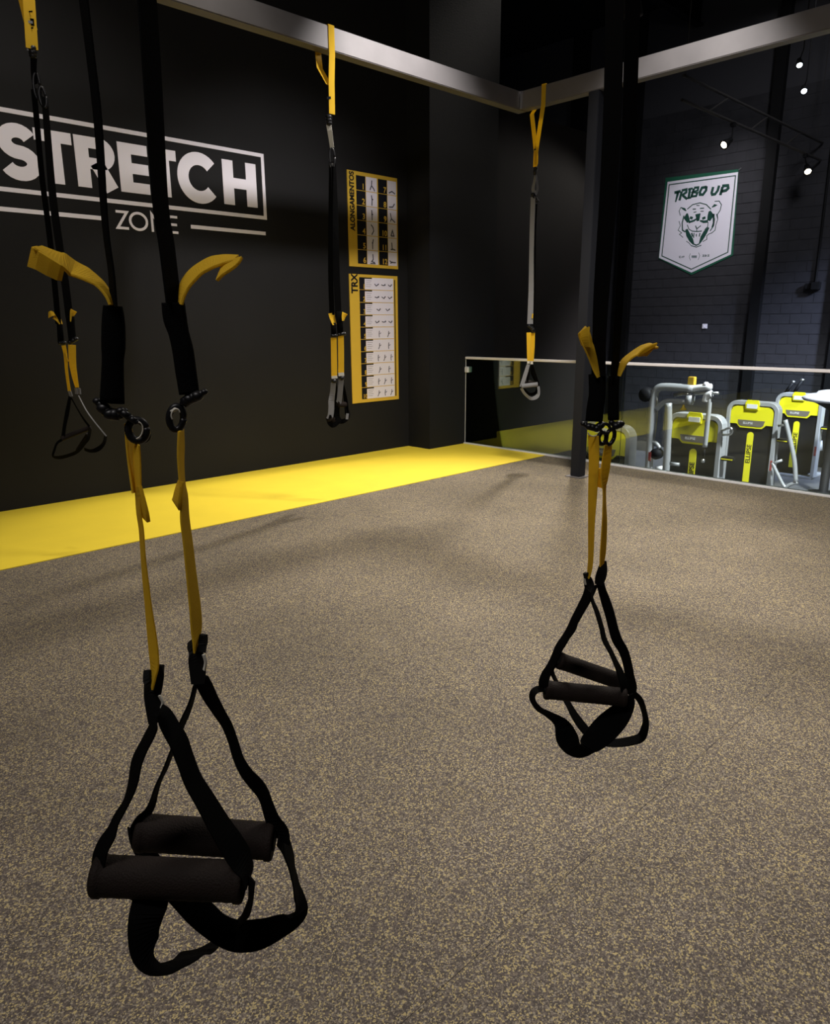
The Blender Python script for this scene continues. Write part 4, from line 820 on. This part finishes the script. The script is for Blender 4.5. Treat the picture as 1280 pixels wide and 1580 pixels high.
# ---- trainer on the crossing beam by the corner
D = 7.82
t4 = trainer('slim grey suspension trainer hanging by the frame corner in front of the glass', (6.33, 4.76, BZ0))
ya = hit(837, 170, 0, 6.27).y; yb = hit(820, 183, 0, 6.395).y
bm = bmesh.new(); pts = [Vector((6.31, 4.765, 3.16)), Vector((6.275, ya, BZ0-0.01)), Vector((6.275, ya, BZ1+g_)), Vector((6.395, ya+0.02, BZ1+g_)), Vector((6.395, yb, BZ0-0.03)), Vector((6.35, (yb+4.77)/2, (BZ0+3.2)/2)), Vector((6.318, 4.772, 3.18)), Vector((6.315, 4.772, 3.04))]
ribbon3(bm, [(p, Vector((0, 0.05, 0))) for p in pts], 0.004); obj('anchor_strap', bm, 'yweb', t4)
blob(t4, [(826.5, 231, 3)], D, 0, name='anchor_buckle'); obj('top_strap', S([(826.5, 228, 6), (827, 242, 6), (826.5, 254, 6)], D-.02, 0.045), 'yweb', t4)
blob(t4, [(826, 260, 3), (825, 268, 2.5)], D, 0, name='carabiner')
obj('top_loop', S([(826, 268, 3), (824, 280, 4), (822, 292, 5), (825, 299, 6), (829, 292, 3), (828, 278, 3), (826, 270, 3)], D, 0.04), 'greyweb', t4)
blob(t4, [(822, 300, 3), (828, 310, 3)], D, 0, name='strap_knot')
obj('main_strap', S([(822, 304, 7), (820.5, 350, 7), (819.5, 400, 7), (819, 450, 8), (817.5, 500, 9)], D, 0.055), 'greyweb', t4)
obj('main_strap', S([(827.5, 315, 2, .03), (825.5, 360, 2, .03), (824, 420, 4, .03), (822.5, 500, 4, .03)], D, 0.05), 'web', t4)
obj('side_label', S([(821.5, 484, 2, -.02), (821, 491, 2, -.02)], D, 0.01, n=1), 'yweb', t4)
blob(t4, [(816, 503, 3), (820, 506, 3), (823, 511, 2.4)], D)
obj('lower_strap', S([(815.5, 513, 7), (816, 535, 7), (816, 557, 6)], D, 0.045), 'yweb', t4); obj('lower_strap', S([(822, 514, 6, .03), (821.5, 535, 6, .03), (820.5, 557, 5, .03)], D, 0.045), 'yweb', t4)
obj('collar', S([(815, 557, 4), (815, 561, 4)], D, 0.03, n=1, th=0.005), 'whitecollar', t4); obj('collar', S([(820, 558, 4), (820, 562, 4)], D, 0.03, n=1, th=0.005), 'whitecollar', t4)
obj('handle_sling', S([(815, 562, 5), (811, 575, 6), (807, 588, 6), (804, 597, 6)], D, 0.04), 'greyweb', t4); obj('handle_sling', S([(820, 562, 4, .02), (824, 575, 4, .02), (829, 590, 4, .02), (830, 596, 4, .02)], D, 0.04), 'web', t4)
obj('handle_sling', S([(816, 562, 3, .06), (815, 578, 4, .06), (812, 592, 3, .06)], D, 0.04), 'web', t4); obj('handle_sling', S([(820, 562, 3, .08), (820, 575, 3, .08), (826, 588, 3, .08)], D, 0.04), 'web', t4)
grip(t4, (804, 596), (829, 593), D, (7, 7), m='greyweb'); grip(t4, (806, 588), (826, 592), D+.08, (6, 6))
obj('foot_cradle', S([(804, 599, 4), (808, 606, 4), (814, 612, 4), (820, 615, 5), (828, 612, 6), (831, 605, 4), (830, 596, 4)], D, 0.035), 'greyweb', t4)
obj('foot_cradle', S([(806, 590, 3, .08), (808, 600, 4, .08), (816, 608, 4, .08), (826, 606, 4, .08), (829, 596, 3, .08)], D, 0.035), 'web', t4)
